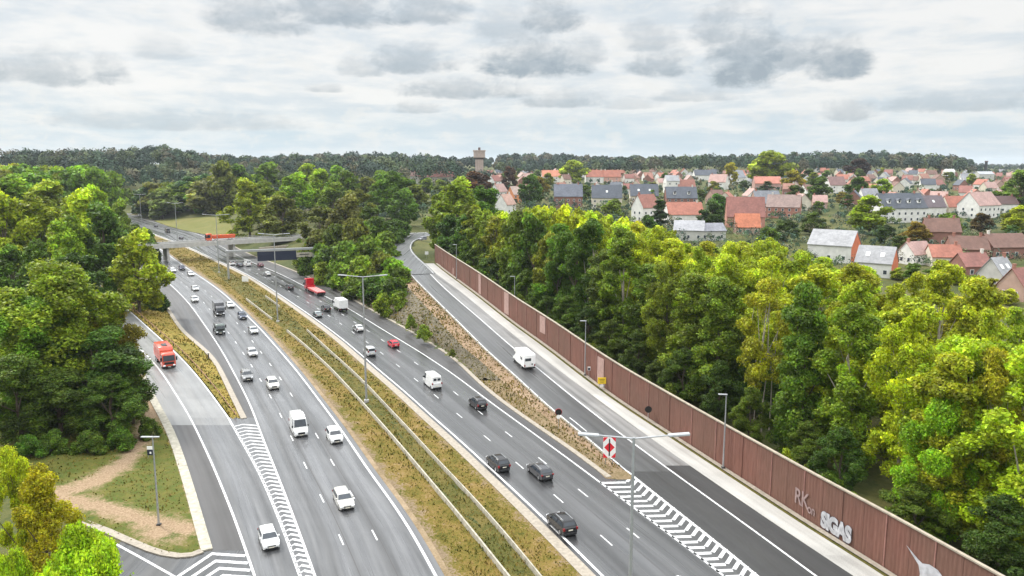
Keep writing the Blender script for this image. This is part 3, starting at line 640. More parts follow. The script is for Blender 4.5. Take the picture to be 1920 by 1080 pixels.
SC.view_settings.view_transform = 'Standard'; SC.view_settings.look = 'None'; SC.view_settings.exposure = .46; SC.view_settings.gamma = 1
SC.cycles.max_bounces = 6; SC.cycles.diffuse_bounces = 3; SC.cycles.glossy_bounces = 2; SC.cycles.transmission_bounces = 2; SC.cycles.transparent_max_bounces = 4; SC.cycles.volume_bounces = 0; SC.cycles.sample_clamp_indirect = 4

# ------------------------------------------------------------------ dry grass in the verges
def blades(name, grids, per, hmin, hmax, label, seed, near=260, mask=None):
    rg = np.random.default_rng(seed); V = []
    for G in grids:
        a, b_, c_, d_ = G[:-1, :-1], G[1:, :-1], G[1:, 1:], G[:-1, 1:]; A = np.linalg.norm(np.cross(b_ - a, d_ - a), axis=-1)
        dist = a[..., 1]; cnt = rg.poisson(np.clip(A * per * .7 * np.clip(95 / np.maximum(dist, 40), .12, 1.4), 0, 60)); cnt[dist > near] = 0
        if mask is not None: cnt[mask[:-1, :-1] > .35] = 0
        i, j = np.nonzero(cnt); k = np.repeat(np.arange(len(i)), cnt[i, j]); u, v = rg.random(len(k))[:, None], rg.random(len(k))[:, None]
        V.append((a[i, j][k] * (1 - u) + b_[i, j][k] * u) * (1 - v) + (d_[i, j][k] * (1 - u) + c_[i, j][k] * u) * v)
    P = np.concatenate(V); n = len(P); patch = np.clip(np.sin(P[:, 0] * .35 + 2 * np.sin(P[:, 1] * .13)) * np.sin(P[:, 1] * .23 + P[:, 0] * .31) + rg.normal(0, .5, n), -1, 1); h = rg.uniform(hmin, hmax, n) * (1 + .55 * patch); s = np.clip(P[:, 1] / 90, .7, 2.2)
    t = rg.random(n) * 6.283; wv = np.stack([np.cos(t), np.sin(t), 0 * t], 1) * (rg.uniform(.05, .13, n) * s)[:, None]; ln = np.stack([rg.normal(0, .3, n), rg.normal(0, .3, n), np.ones(n)], 1) * h[:, None]
    Q = np.stack([P - wv, P + wv, P + wv * .6 + ln, P - wv * .6 + ln * .9], 1).reshape(-1, 3); Q[:, 2] -= .02
    tag(ob(name, mesh_np(name, Q, np.arange(4 * n).reshape(n, 4), MT['blades'])), label, 'grass', kind='stuff')
blades('tall_grass', [VA[:, 2:], VB, VC[:, :-1], VD], 8.0, .08, .30, 'yellowing tall grass along the central reservation', 1, 420)
blades('verge_weeds', [VE], 6.0, .1, .35, 'dry grass on the strip between slip road and carriageway', 2)
blades('slope_weeds', [VG, VF, VS], 13.0, .06, .32, 'sparse dry weeds on the slope below the exit road', 3)

blades('island_grass', [VI], 5.0, .06, .2, 'short grass on the island beside the slip road', 4, 200, SI)

# ------------------------------------------------------------------ concrete barriers of the central reservation
def barrier(pl, y0, y1, h, wd, label):
    pts = gline(pl, y0, y1); a, b_ = shift(pts, -wd / 2), shift(pts, wd / 2); a2, b2 = shift(pts, -wd * .3), shift(pts, wd * .3); v = []
    for p, q, r, s in zip(a, a2, b2, b_): v += [(p[0], p[1], -.3), (p[0], p[1], .12), (q[0], q[1], h), (r[0], r[1], h), (s[0], s[1], .12), (s[0], s[1], -.3)]
    n = len(pts); f = [(6 * i + j, 6 * i + 6 + j, 6 * i + 7 + j, 6 * i + 1 + j) for i in range(n - 1) for j in range(5)]
    mb = MB().add(v, f + [tuple(range(6)), tuple(6 * (n - 1) + j for j in (5, 4, 3, 2, 1, 0))]); tag(mb.ob('concrete_barrier', MT['kerb'], fixn=True), label, 'barrier')
barrier(MDL, 562, 600, .55, .3, 'far end of the left pale concrete barrier, up to a lamp mast')
barrier(MDL, 622, YB, .55, .3, 'long left pale concrete barrier between dry grass and the green median ditch')
barrier(MDR, 556, 576, .45, .24, 'short far piece of the right concrete barrier')
barrier(MDR, 620, YB, .45, .24, 'long right pale concrete barrier between median ditch and right carriageway')

# ------------------------------------------------------------------ timber guard rail beside the slip road, steel rail beside the exit road
def guardrail(pts, mat, label, hr=.7, th=.22, step=4.0, name='guard_rail', pm='dark'):
    r = empty(name, tuple(pts[0])); tag(r, label, 'guard rail'); o = np.array(pts[0]); P = np.array(pts) - o
    mb = MB(); v = []; sh = shift(P, .06)
    for p, q in zip(P, sh): v += [(p[0], p[1], p[2] + hr - th), (p[0], p[1], p[2] + hr), (q[0], q[1], q[2] + hr), (q[0], q[1], q[2] + hr - th)]
    n = len(P); mb.add(v, [(4 * i + j, 4 * i + 4 + j, 4 * i + 4 + (j + 1) % 4, 4 * i + (j + 1) % 4) for i in range(n - 1) for j in range(4)]); mb.ob('rail', mat, r, fixn=True)
    s = np.concatenate([[0], np.cumsum(np.linalg.norm(np.diff(P, axis=0), axis=1))]); pmesh = MB().box(-.07, .07, -.07, .07, -.4, hr).me('post', MT[pm])
    ds = np.arange(.3, s[-1], step)[:95]
    bk = shift(P, .16)
    for d in ds: ob('post', pmesh, r, [np.interp(d, s, bk[:, k]) for k in range(3)])
guardrail(gline(offs(LRR, 1.0, zl), 545, 785, zl), MT['timber'], 'weathered reddish guard rail along the slip road on the left')
guardrail(gline(offs(RML, -.75, zr), 512, 868, zr), MT['kerb'], 'pale guard rail along the edge of the exit road above the slope', .62, .26, 4.0)

# ------------------------------------------------------------------ red-brown noise wall
wb = gline(offs(STR, 1.25, zr), 489, 1420, zr); WH = 5.6
s = np.concatenate([[0], np.cumsum(np.linalg.norm(np.diff(wb, axis=0), axis=1))]); WLEN = s[-1]
def wp(d, off=0.0):
    p = np.array([np.interp(d, s, wb[:, k]) for k in range(3)]); q = np.array([np.interp(min(d + .5, WLEN), s, wb[:, k]) for k in range(3)]); r = np.array([np.interp(max(d - .5, 0), s, wb[:, k]) for k in range(3)])
    t = q - r; t[2] = 0; t /= np.linalg.norm(t); n = np.array((t[1], -t[0], 0)); n = n if n[0] < 0 else -n      # n faces the road
    return p + n * off, t, n
wall = empty('noise_wall', tuple(wb[0])); tag(wall, 'long rusty red-brown noise wall beside the exit road', 'wall'); WO = wb[0]
npn = int(WLEN / 3.0); pale = {}
def wall_s(px, py):                              # distance along the wall of a photo ground point
    zz = float(zr(py)); q = W(px, py, zz); return float(s[np.argmin(np.hypot(wb[:, 0] - q[0], wb[:, 1] - q[1]))])
for i in range(npn):
    a, b_ = i * WLEN / npn, (i + 1) * WLEN / npn; p, t, n = wp(a + .02); q, _, _ = wp(b_ - .02); mb = MB(); v = []
    nr = 12
    for k in range(nr + 1):
        u = k / nr; c_ = p * (1 - u) + q * u; rib = .03 if k % 2 else 0
        if k == nr: rib = 0
        for z in (-.5, WH): e = c_ + n * rib - WO; v.append((e[0], e[1], e[2] + z))
    bk = [(p - n * .12 - WO), (q - n * .12 - WO)]; m = len(v); v += [(bk[0][0], bk[0][1], bk[0][2] - .5), (bk[0][0], bk[0][1], bk[0][2] + WH), (bk[1][0], bk[1][1], bk[1][2] - .5), (bk[1][0], bk[1][1], bk[1][2] + WH)]
    f = [(2 * k, 2 * k + 2, 2 * k + 3, 2 * k + 1) for k in range(nr)] + [(m, m + 1, m + 3, m + 2), (m, 0, 1, m + 1), (2 * nr, m + 2, m + 3, 2 * nr + 1), (m + 1,) + tuple(2 * k + 1 for k in range(nr + 1)) + (m + 3,)]
    mb.add(v, f); mb.ob('panel', MT['corten'], wall, fixn=True)
for i in range(0, npn + 1, 2):
    p, t, n = wp(min(i * WLEN / npn, WLEN - .1)); MB().obox(p - WO + np.array((0, 0, WH / 2 - .2)), t, n, (0, 0, 1), .07, .10, WH / 2 + .2).ob('post', MT['corten_mid'] if (i // 2) % 3 else MT['corten'], wall)
mb = MB(); v = []
for d in np.linspace(0, WLEN, 160):
    p, t, n = wp(d)
    for o_, z in ((.16, WH), (.16, WH + .16), (-.2, WH + .16), (-.2, WH)): e = p + n * o_ - WO; v.append((e[0], e[1], e[2] + z))
mb.add(v, [(4 * i + j, 4 * i + 4 + j, 4 * i + 4 + (j + 1) % 4, 4 * i + (j + 1) % 4) for i in range(159) for j in range(4)]); mb.ob('coping', MT['coping'], wall, fixn=True)
def wall_plate(name, s0, s1, z0_, z1_, mat, off=.09):
    p, t, n = wp((s0 + s1) / 2, off); return MB().obox(p - WO + np.array((0, 0, (z0_ + z1_) / 2)), t, n, (0, 0, 1), abs(s1 - s0) / 2, .03, (z1_ - z0_) / 2).ob(name, mat, wall)
for px, py, wd, a, c_ in ((1011, 640, 3.0, 1.8, 5.3), (945, 592, 3.4, .3, 5.4), (1123, 722, 2.6, .2, 4.9), (842, 516, 1.2, .2, 2.2), (895, 553, 2.2, .2, 5.4)):
    d = wall_s(px, py); o = wall_plate('door' if wd > 2.5 else 'panel', d - wd / 2, d + wd / 2, a, c_, MT['corten_pale'])
    if wd > 2.5: o['label'] = 'pale pink door panel in the red wall'
# graffiti: fat white letters with dark outlines, a faint scribble and a pale arrow
def text_mesh(body, size, offset, ext):
    cu = bpy.data.curves.new('lettering', 'FONT'); cu.body = body; cu.size = size; cu.offset = offset; cu.extrude = ext; cu.space_character = .92; cu.resolution_u = 4
    o = bpy.data.objects.new('lettering', cu); COL.objects.link(o); dg = bpy.context.evaluated_depsgraph_get(); me = bpy.data.meshes.new_from_object(o.evaluated_get(dg)); bpy.data.objects.remove(o); return me
MT['spray'] = simple('white_spray_paint', (.40, .40, .42), .6, .35, 1.6); MT['spray_dark'] = simple('dark_spray_paint', (.07, .06, .07), .6, .3, 2); MT['spray_faint'] = simple('faint_spray_paint', (.27, .19, .18), .7, .3, 2)
def wall_text(body, px, py, size, z, mat, off, offset=.0, sx=1.0, rot=0.0):
    d = wall_s(px, py); p, t, n = wp(d, off); me = text_mesh(body, size, offset, .01); me.materials.clear(); me.materials.append(mat)
    xd = Vector((-n[1], n[0], 0)); xd = xd if xd.x > 0 else -xd; zc = xd.cross(Vector((0, 0, 1)))
    Mx = Matrix((xd * sx, Vector((0, 0, 1)), Vector(n))).transposed().to_4x4(); me.transform(Matrix.Rotation(rot, 4, 'Z')); me.transform(Mx)
    o = ob('graffiti', me, wall, p - WO + np.array((0, 0, z))); o['label'] = 'spray painted graffiti on the red wall'; return o
wall_text('SIGAS', 1527, 994, 2.35, .32, MT['spray_dark'], .10, .24, .80)
wall_text('SIGAS', 1527, 994, 2.35, .38, MT['spray'], .125, .15, .80)
wall_text('RK', 1466, 953, 2.6, 1.2, MT['spray_faint'], .11, .03, .8)
wall_text('on', 1496, 972, 1.6, .9, MT['spray_faint'], .11, .02, .8)
d = wall_s(1690, 1105); p, t, n = wp(d, .11); xd = t if t[0] > 0 else -t; pts2 = [(-2.2, 3.6), (-.7, 2.9), (-.2, 2.75), (.6, 3.05), (1.6, 3.0), (2.3, 2.55), (1.5, 2.0), (1.1, 1.0), (.2, .3), (-.5, .3), (-.35, 1.6), (-.6, 2.4)]
mb = MB(); k = len(pts2); v = [(p - WO + xd * a + np.array((0, 0, b_)) + n * o_) for o_ in (0, .02) for a, b_ in pts2]
mb.add(v, [tuple(range(k)), tuple(range(2 * k - 1, k - 1, -1))] + [(i, (i + 1) % k, k + (i + 1) % k, k + i) for i in range(k)]); o = mb.ob('graffiti', MT['spray'], wall, fixn=True); o['label'] = 'pale painted arrow shape low on the red wall'

# ------------------------------------------------------------------ lamp masts
def mast_double(px, py, h, label, rz=0.0, arm=3.7, z=0.0, tilt=.02):
    b_ = W(px, py, z); r = empty('lamp_mast', tuple(b_), rz); tag(r, label, 'lamp mast', 'tall double-armed masts in the median')
    MB().tube((0, 0, -.3), (0, 0, h), .19, .10, 10).ob('pole', MT['metal'], r, smooth=True); MB().box(-.35, .35, -.35, .35, -.3, .25).ob('base', MT['concrete'], r)
    for sgn in (-1, 1):
        a = MB().tube((0, 0, h - .1), (sgn * (arm - 1.0), 0, h + .16), .07, .05, 8).ob('arm', MT['metal'], r)
        MB().obox((sgn * (arm - .35), 0, h + .2), (1, 0, sgn * .08), (0, 1, 0), (0, 0, 1), .75, .2, .09).ob('lamp_head', MT['lampbox'], r, bevel=.04)
    return r
mast_double(1176, 1319, z_at(815, W(1176, 1319)[1]) - .2, 'nearest grey lamp mast, standing in front of the right carriageway and the red arrow sign', 0, 3.55)
mast_double(687, 752, z_at(516, W(687, 752)[1]) - .2, 'grey lamp mast in the median with the red hatchback on its right', 0, 3.7)
mast_double(521, 603, z_at(438, W(521, 603)[1]) - .2, 'grey lamp mast in the median rising in front of the dark blue gantry sign', 0, 3.6)
mast_double(411, 511, z_at(402, W(411, 511)[1]) - .2, 'grey lamp mast in the median left of the gantry, passing the orange truck', 0, 4.6)
mast_double(333, 458, z_at(380, W(333, 458)[1]) - .2, 'grey lamp mast standing just behind the road bridge', 0, 3.6)
mast_double(266, 424, z_at(364, W(266, 424)[1]) - .2, 'grey lamp mast at the far bend, in front of the dark forest', 0, 3.6)
mast_double(201, 400, z_at(352, W(201, 400)[1]) - .2, 'farthest grey lamp mast, half behind the trees on the left', 0, 3.8)
def lamp_post(x, y, z, h, label, d=(-1, 0), arm=.9):
    r = empty('lamp_post', (x, y, z)); tag(r, label, 'lamp post', 'slim lamp posts along the red wall')
    MB().tube((0, 0, -.4), (0, 0, h), .13, .07, 10).ob('pole', MT['metal'], r, smooth=True); MB().box(-.22, .22, -.22, .22, -.4, .2).ob('base', MT['dark'], r)
    dv = Vector((d[0], d[1], 0)).normalized(); MB().obox(Vector((0, 0, h)) + dv * arm * .5, dv, (-dv.y, dv.x, 0), (0, 0, 1), arm * .65, .15, .06).ob('lamp_head', MT['lampbox'], r, bevel=.03); return r
for px, py, top, lab in ((1346, 874, 733, 'slim lamp post nearest the camera in front of the red wall'), (1093, 707, 603, 'slim lamp post in front of the red wall near the yellow sign'), (857, 522, 460, 'slim lamp post at the far end of the red wall')):
    zz = float(zr(py)); d = wall_s(px, py); p, t, n = wp(d, .55); q = W(px, py, zz); h = (py - top) / (py - HORY) * (CH - zz) * 1.0; lamp_post(p[0], p[1], p[2], 10.1, lab, (-1, .15))
p, t, n = wp(wall_s(949, 596), -1.4); lamp_post(p[0], p[1], p[2] - .3, 9.8, 'slim lamp post standing behind the red wall', (-1, 0))
q = W(761, 421, 7.0); lamp_post(q[0], q[1], 7.0, 13.0, 'lamp post beside the roundabout end of the exit road', (-1, 0), .6)
q = W(298, 985, 0); r = lamp_post(q[0], q[1], 0, 10.3, 'slim lamp post on the grassy island at lower left', (-1, 0), 1.1); r['group'] = 'lamp post on the island'
MB().box(0, .75, -.13, .13, 10.24, 10.36).ob('lamp_head', MT['lampbox'], r, bevel=.03)

# ------------------------------------------------------------------ signs
def sign_root(name, px, py, z, label, rz=0): r = empty(name, tuple(W(px, py, z)), rz); return tag(r, label, 'sign')
r = sign_root('arrow_sign', 1142, 868, .05, 'tall red and white diverging arrow sign on the gore nose', math.radians(2))
for x in (-.5, .5): MB().tube((x, .06, -.3), (x, .06, 3.5), .05, n=8).ob('post', MT['metal'], r)
MB().box(-.85, .85, -.03, .03, .75, 3.65).ob('board', MT['white'], r, bevel=.01)
def flat(name, pts, mat, y=-.036):
    k = len(pts); return MB().add([(a, y, b_) for a, b_ in pts] + [(a, y + .006, b_) for a, b_ in pts], [tuple(range(k)), tuple(range(2 * k - 1, k - 1, -1))] + [(i, (i + 1) % k, k + (i + 1) % k, k + i) for i in range(k)]).ob(name, mat, r, fixn=True)
flat('diamond', [(0, 1.45), (.72, 2.2), (0, 2.95), (-.72, 2.2)], MT['red']); flat('bar', [(-.085, 1.0), (.085, 1.0), (.085, 3.4), (-.085, 3.4)], MT['black'], -.044)
for sx_ in (-1, 1):
    flat('corner', [(sx_ * .84, .76), (sx_ * .2, .76), (sx_ * .84, 1.45)], MT['red']); flat('corner', [(sx_ * .84, 3.64), (sx_ * .2, 3.64), (sx_ * .84, 2.95)], MT['red'])
def disc(root, name, z, rad, mat, y=0.0, x=0.0, th=.03): return MB().tube((x, y - th, z), (x, y + th, z), rad, n=24).ob(name, mat, root)
r = sign_root('round_sign', 1047, 802, float(zr(800)) , 'round dark sign with small white plate left of the exit road')
MB().tube((0, .05, -.4), (0, .05, 2.9), .04, n=8).ob('post', MT['metal'], r); disc(r, 'disc', 2.45, .5, MT['black']); disc(r, 'rim', 2.45, .54, MT['red'], .02, 0, .02); disc(r, 'plate', 1.72, .32, MT['white'], -.01)
p, t, n = wp(wall_s(1212, 789), .75); r = empty('round_sign', tuple(p)); tag(r, 'round dark sign seen against the red wall right of the exit road', 'sign')
MB().tube((0, .05, -.3), (0, .05, 2.2), .04, n=8).ob('post', MT['metal'], r); disc(r, 'disc', 1.75, .5, MT['black']); disc(r, 'rim', 1.75, .54, MT['dark'], .02, 0, .02)
p, t, n = wp(wall_s(1128, 732), .7); r = empty('yellow_sign', tuple(p)); tag(r, 'square yellow sign at the foot of the red wall', 'sign')
for x in (-.45, .45): MB().tube((x, .06, -.3), (x, .06, 1.9), .04, n=8).ob('post', MT['metal'], r)
MB().box(-.72, .72, -.03, .03, .85, 2.0).ob('board', MT['yellow'], r, bevel=.01); MB().box(-.3, .3, -.03, .03, .3, .7).ob('plate', MT['white'], r)
for z_, w_ in ((1.65, .5), (1.4, .42), (1.15, .3)): MB().box(-w_, w_, -.038, -.031, z_ - .035, z_ + .035).ob('lettering', MT['black'], r)
p, t, n = wp(wall_s(1098, 712), .6); r = empty('small_sign', tuple(p + np.array((0, 0, 0)))); tag(r, 'small bluish sign plate beside the lamp post near the yellow sign', 'sign')
MB().tube((0, .04, -.3), (0, .04, 2.2), .035, n=8).ob('post', MT['metal'], r); MB().box(-.25, .25, -.02, .02, 1.5, 2.2).ob('board', MT['white'], r); MB().box(-.2, .2, -.03, -.021, 1.55, 2.0).ob('symbol', MT['navy'], r)
r = sign_root('square_sign', 597, 530, .6, 'small white square sign on the verge right of the red flatbed truck'); MB().tube((0, .05, -.5), (0, .05, 3.0), .05, n=8).ob('post', MT['metal'], r); MB().box(-.8, .8, -.03, .03, 1.6, 3.2).ob('board', MT['white'], r)
r = sign_root('square_sign', 800, 482, 7.0, 'small white sign on the green verge beside the exit bend'); MB().tube((0, .05, -.5), (0, .05, 1.6), .05, n=8).ob('post', MT['metal'], r); MB().box(-.6, .6, -.03, .03, .9, 2.0).ob('board', MT['white'], r)
r = sign_root('island_sign', 283, 858, .05, 'small dark blue and white sign behind the lamp post on the island')
for x in (-.38, .38): MB().tube((x, .05, -.3), (x, .05, 1.6), .04, n=8).ob('post', MT['metal'], r)
MB().box(-.45, .45, -.03, .03, .35, 1.15).ob('board', MT['navy'], r); MB().box(-.45, .45, -.03, .03, 1.16, 1.62).ob('plate', MT['white'], r); MB().box(-.12, .12, -.04, -.031, .55, .85).ob('symbol', MT['white'], r)
r = sign_root('square_sign', 460, 530, .0, 'pale square panel in the grass beside the right carriageway'); MB().tube((0, .05, -.3), (0, .05, 1.2), .05, n=8).ob('post', MT['metal'], r); MB().box(-1.1, 1.1, -.03, .03, .4, 2.2).ob('board', MT['white'], r)
for sx_, sy_, lb in ((390, 664, 'left of the parked edge'), ): 
    r = sign_root('marker_post', 391, 672, .2, 'short dark marker post on the concrete edge between slip road and left carriageway'); MB().box(-.1, .1, -.1, .1, -.3, 1.1).ob('post', MT['dark'], r); MB().box(-.12, .12, -.12, .12, 1.1, 1.2).ob('cap', MT['white'], r)

# ------------------------------------------------------------------ sign gantry
gl, gr = W(429, 523, 0), W(589, 513, .4); g = empty('sign_gantry', tuple(gl)); tag(g, 'grey portal gantry with a dark blue sign over the right carriageway', 'gantry'); D = Vector(gr - gl); u = Vector((D.x, D.y, 0)).normalized(); L_ = math.hypot(D.x, D.y); pn = Vector((u.y, -u.x, 0))
GH = z_at(472, gl[1])
for a, nm in ((0, 'post'), (L_, 'post')): MB().obox(u * a + Vector((0, 0, GH / 2 - .2)), u, pn, (0, 0, 1), .35, .35, GH / 2 + .2).ob(nm, MT['metal'], g, bevel=.03)
MB().obox(u * L_ / 2 + Vector((0, 0, GH + .05)), u, pn, (0, 0, 1), L_ / 2 + .6, .4, .38).ob('beam', MT['metal'], g, bevel=.03)
MB().obox(u * L_ * .27 + Vector((0, 0, GH - 3.2)), u, pn, (0, 0, 1), L_ * .27, .12, .14).ob('beam', MT['metal'], g)
def gan(x0, x1, y0, y1, mat, nm, off=.5):
    a, c_ = (x0 - 429) / 160 * L_, (x1 - 429) / 160 * L_; za, zb = z_at(y1, (gl[1] + gr[1]) / 2), z_at(y0, (gl[1] + gr[1]) / 2)
    return MB().obox(u * (a + c_) / 2 + pn * off + Vector((0, 0, (za + zb) / 2)), u, pn, (0, 0, 1), (c_ - a) / 2, .08, (zb - za) / 2).ob(nm, mat, g, bevel=.02)
gan(483, 556, 471, 488.5, MT['navy'], 'sign_board'); gan(556, 587, 475.5, 484, MT['kerb'], 'sign_panel'); gan(562, 581, 478, 479.5, MT['dark'], 'lettering', .6)

# ------------------------------------------------------------------ road bridge
bw = 9.0; bd = BR1 - BR0; bl = np.linalg.norm(bd); bu = bd / bl; bn = np.array((bu[1], -bu[0], 0)); bc = (BR0 + BR1) / 2
g = empty('road_bridge', tuple(bc)); tag(g, 'low grey concrete road bridge crossing the motorway', 'bridge')
MB().obox((0, 0, -.65), bu, bn, (0, 0, 1), bl / 2 + 3, bw / 2, .55).ob('deck', MT['concrete'], g, bevel=.03)
MB().obox((0, 0, -.1), bu, bn, (0, 0, 1), bl / 2 + 3, bw / 2 - .6, .06).ob('roadway', MT['ramp_sh'], g)
for sg in (-1, 1):
    MB().obox(bn * sg * (bw / 2 - .12) + np.array((0, 0, .35)), bu, bn, (0, 0, 1), bl / 2 + 3, .2, .40).ob('parapet', MT['concrete'], g, bevel=.03)
    MB().obox(bn * sg * (bw / 2 - .12) + np.array((0, 0, 1.25)), bu, bn, (0, 0, 1), bl / 2 + 3, .06, .06).ob('handrail', MT['metal'], g)
rp = MB().box(-.04, .04, -.04, .04, 0, .5).me('rail_post', MT['metal'])
for sg in (-1, 1):
    for tt in np.arange(-bl / 2, bl / 2 + .1, 4.0): ob('rail_post', rp, g, bn * sg * (bw / 2 - .12) + bu * tt + np.array((0, 0, .77)))
for fr in (-.36, .02, .42):
    q = bu * bl * fr; MB().obox(q + np.array((0, 0, -3.9)), bu, bn, (0, 0, 1), .45, bw / 2 - .8, 2.75).ob('pier', MT['concrete'], g, bevel=.05)
MB().obox(bu * (bl / 2 + 1.5) + np.array((0, 0, -3.6)), bu, bn, (0, 0, 1), 2.2, bw / 2 + 1.6, 2.4).ob('abutment', MT['concrete'], g); MB().obox(-bu * (bl / 2 + 1.5) + np.array((0, 0, -3.6)), bu, bn, (0, 0, 1), 2.2, bw / 2 + 1.6, 2.4).ob('abutment', MT['concrete'], g)
# pale retaining wall right of the bridge
a, c_ = W(486, 466, 4.6), W(541, 461, 4.6); d = Vector(c_ - a); q = MB().obox((Vector(a) + Vector(c_)) / 2 - Vector((0, 0, 1.6)), d.normalized(), (d.normalized().y, -d.normalized().x, 0), (0, 0, 1), d.length / 2, .3, 2.0).ob('retaining_wall', MT['coping'], bevel=.04); tag(q, 'pale low retaining wall in front of the bridge on the right bank', 'wall')
# ------------------------------------------------------------------ vehicles: x forward, z up, origin under the middle
WHEEL = {}
def wheel_me(r, wdt):
    k = (r, wdt)
    if k not in WHEEL:
        t = MB().tube((0, -wdt / 2, 0), (0, wdt / 2, 0), r, n=18).me('wheel', MT['tyre'], bevel=.025); c_ = MB().tube((0, -wdt / 2 - .012, 0), (0, wdt / 2 + .012, 0), r * .62, n=14).me('rim', MT['rim']); WHEEL[k] = (t, c_)
    return WHEEL[k]
def body_mesh(O, Wd, belt, H, tumble=.2, taper=.1, L=4.3):
    """loft of a side outline O (x,z), closed; rounded across; green house leans in above the belt"""
    n = len(O); cols = [-1, -.94, -.6, 0, .6, .94, 1]; cx_ = sum(p[0] for p in O) / n; cz = sum(p[1] for p in O) / n; V = []
    def hw(x, z):
        w_ = Wd / 2 - taper * max(0, (abs(x) / (L / 2) - .72) / .28) ** 2
        return w_ - (tumble * (z - belt) / (H - belt) if z > belt else 0) - (.05 * max(0, (.5 - z) / .5))
    for f in cols:
        ins = .055 if abs(f) == 1 else (.012 if abs(f) > .9 else 0); cr = .03 * (1 - f * f)
        for x, z in O:
            dx, dz = cx_ - x, cz - z; l = math.hypot(dx, dz) + 1e-6; V.append((x + dx / l * ins, f * hw(x, z), z + dz / l * ins + (cr if z > belt + .2 else 0)))
    Fs = [(k * n + i, k * n + (i + 1) % n, (k + 1) * n + (i + 1) % n, (k + 1) * n + i) for k in range(len(cols) - 1) for i in range(n)]
    up = [i for i in range(n) if O[i][1] >= belt - 1e-4]; i0, i1 = up[0], up[-1]; low = list(range(i1, n)) + list(range(0, i0 + 1))
    for k, fl in ((0, False), (len(cols) - 1, True)):
        for lp_ in (up, low):
            q = [k * n + i for i in lp_]; Fs.append(tuple(q if fl else q[::-1]))
    return MB().add(V, Fs), hw
def arch(xc, r, z0_, n=7):      # wheel-arch points from rear to front (towards +x)
    return [(xc - r * math.cos(math.pi * i / (n - 1)), z0_ + r * 1.12 * math.sin(math.pi * i / (n - 1)) ** .8) for i in range(n)]
PROTO = {}
def car_proto(kind):
    if kind in PROTO: return PROTO[kind]
    P = dict(hatch=dict(L=4.15, W=1.78, H=1.48, belt=.93, hood=.98, cowl=1.02, rf=.28, rr=-1.45, tb=-1.93, rbz=.98, nose=.74),
             sedan=dict(L=4.65, W=1.82, H=1.44, belt=.93, hood=.98, cowl=1.0, rf=.2, rr=-.95, tb=-1.62, rbz=1.02, nose=.72),
             suv=dict(L=4.5, W=1.86, H=1.68, belt=1.06, hood=1.1, cowl=1.05, rf=.4, rr=-1.65, tb=-2.1, rbz=1.1, nose=.88),
             estate=dict(L=4.75, W=1.84, H=1.5, belt=.95, hood=.98, cowl=1.1, rf=.3, rr=-1.75, tb=-2.2, rbz=1.0, nose=.74),
             van=dict(L=5.7, W=2.0, H=2.45, belt=1.25, hood=1.22, cowl=2.05, rf=1.45, rr=-2.62, tb=-2.74, rbz=1.3, nose=.95),
             minivan=dict(L=4.4, W=1.82, H=1.83, belt=1.1, hood=1.1, cowl=1.45, rf=.75, rr=-1.9, tb=-2.08, rbz=1.12, nose=.85),
             bigvan=dict(L=5.9, W=2.05, H=2.6, belt=1.3, hood=1.25, cowl=2.1, rf=1.5, rr=-2.65, tb=-2.86, rbz=1.35, nose=.95))[kind]
    L, Wd, H, belt = P['L'], P['W'], P['H'], P['belt']; h = L / 2; wr = .33 if kind not in ('van', 'bigvan', 'suv') else .36; ra = wr + .06; xf, xr_ = h - .82, -h + .85
    if kind in ('van', 'bigvan'): xf = h - 1.0
    vanlike = kind in ('van', 'bigvan', 'minivan')
    # outline, counter-clockwise from tail at belt over the roof to nose then along the bottom
    roof = [(P['tb'] - .02, belt), (P['tb'] + .02, P['rbz'] + .02), (P['rr'] - .14, H - .10), (P['rr'], H - .03), ((P['rr'] + P['rf']) / 2, H), (P['rf'], H - .05), (P['rf'] + .12, H - .11), (P['cowl'], belt + .01)]
    nose = [(P['cowl'] + .02, belt - .01 if not vanlike else belt - .02), (h - .45, P['nose'] + .12), (h - .12, P['nose']), (h - .02, P['nose'] - .16), (h, .48), (h - .06, .3), (h - .2, .2)]
    bot = [(x, z) for x, z in arch(xf, ra, .2)[::-1]] + [(x, z) for x, z in arch(xr_, ra, .2)[::-1]]
    tail = [(-h + .16, .22), (-h + .03, .34), (-h, .55), (-h + .02, P['rbz'] - .12)]
    if kind == 'sedan': tail += [(-h + .1, P['rbz'] - .02)]
    O = roof + nose + bot + tail; mb, hw = body_mesh(O, Wd, belt - .011, H, .24 if not vanlike else .14, .12, L)
    parts = [('body', mb.me('body', MT['paintwork'], smooth=True, fixn=True), 1, [])]
    def patch(pts, nm, mat, off=.014):
        """pts: 4 corners, given a small thickness along their normal"""
        a, b_, c_, d_ = [Vector(p) for p in pts]; n = (b_ - a).cross(d_ - a).normalized(); v = [p + n * off for p in (a, b_, c_, d_)] + [p - n * .02 for p in (a, b_, c_, d_)]
        return MB().add(v, [(0, 1, 2, 3), (7, 6, 5, 4), (0, 4, 5, 1), (1, 5, 6, 2), (2, 6, 7, 3), (3, 7, 4, 0)]).me(nm, mat, fixn=True)
    def lerp(a, b_, t): return a + (b_ - a) * t
    # windscreen between cowl and roof front
    x0, z0_, x1, z1 = P['cowl'], belt + .01, P['rf'] + .12, H - .11
    q = []
    for t, m in ((.08, .9), (.93, .9)):
        x, z = lerp(x0, x1, t), lerp(z0_, z1, t); q += [(x, -hw(x, z) * m, z), (x, hw(x, z) * m, z)]
    parts.append(('windscreen', patch((q[0], q[1], q[3], q[2]), 'windscreen', MT['glass'], .03), 0, []))
    x0, z0_, x1, z1 = P['tb'] + .02, P['rbz'] + .02, P['rr'] - .14, H - .10; q = []
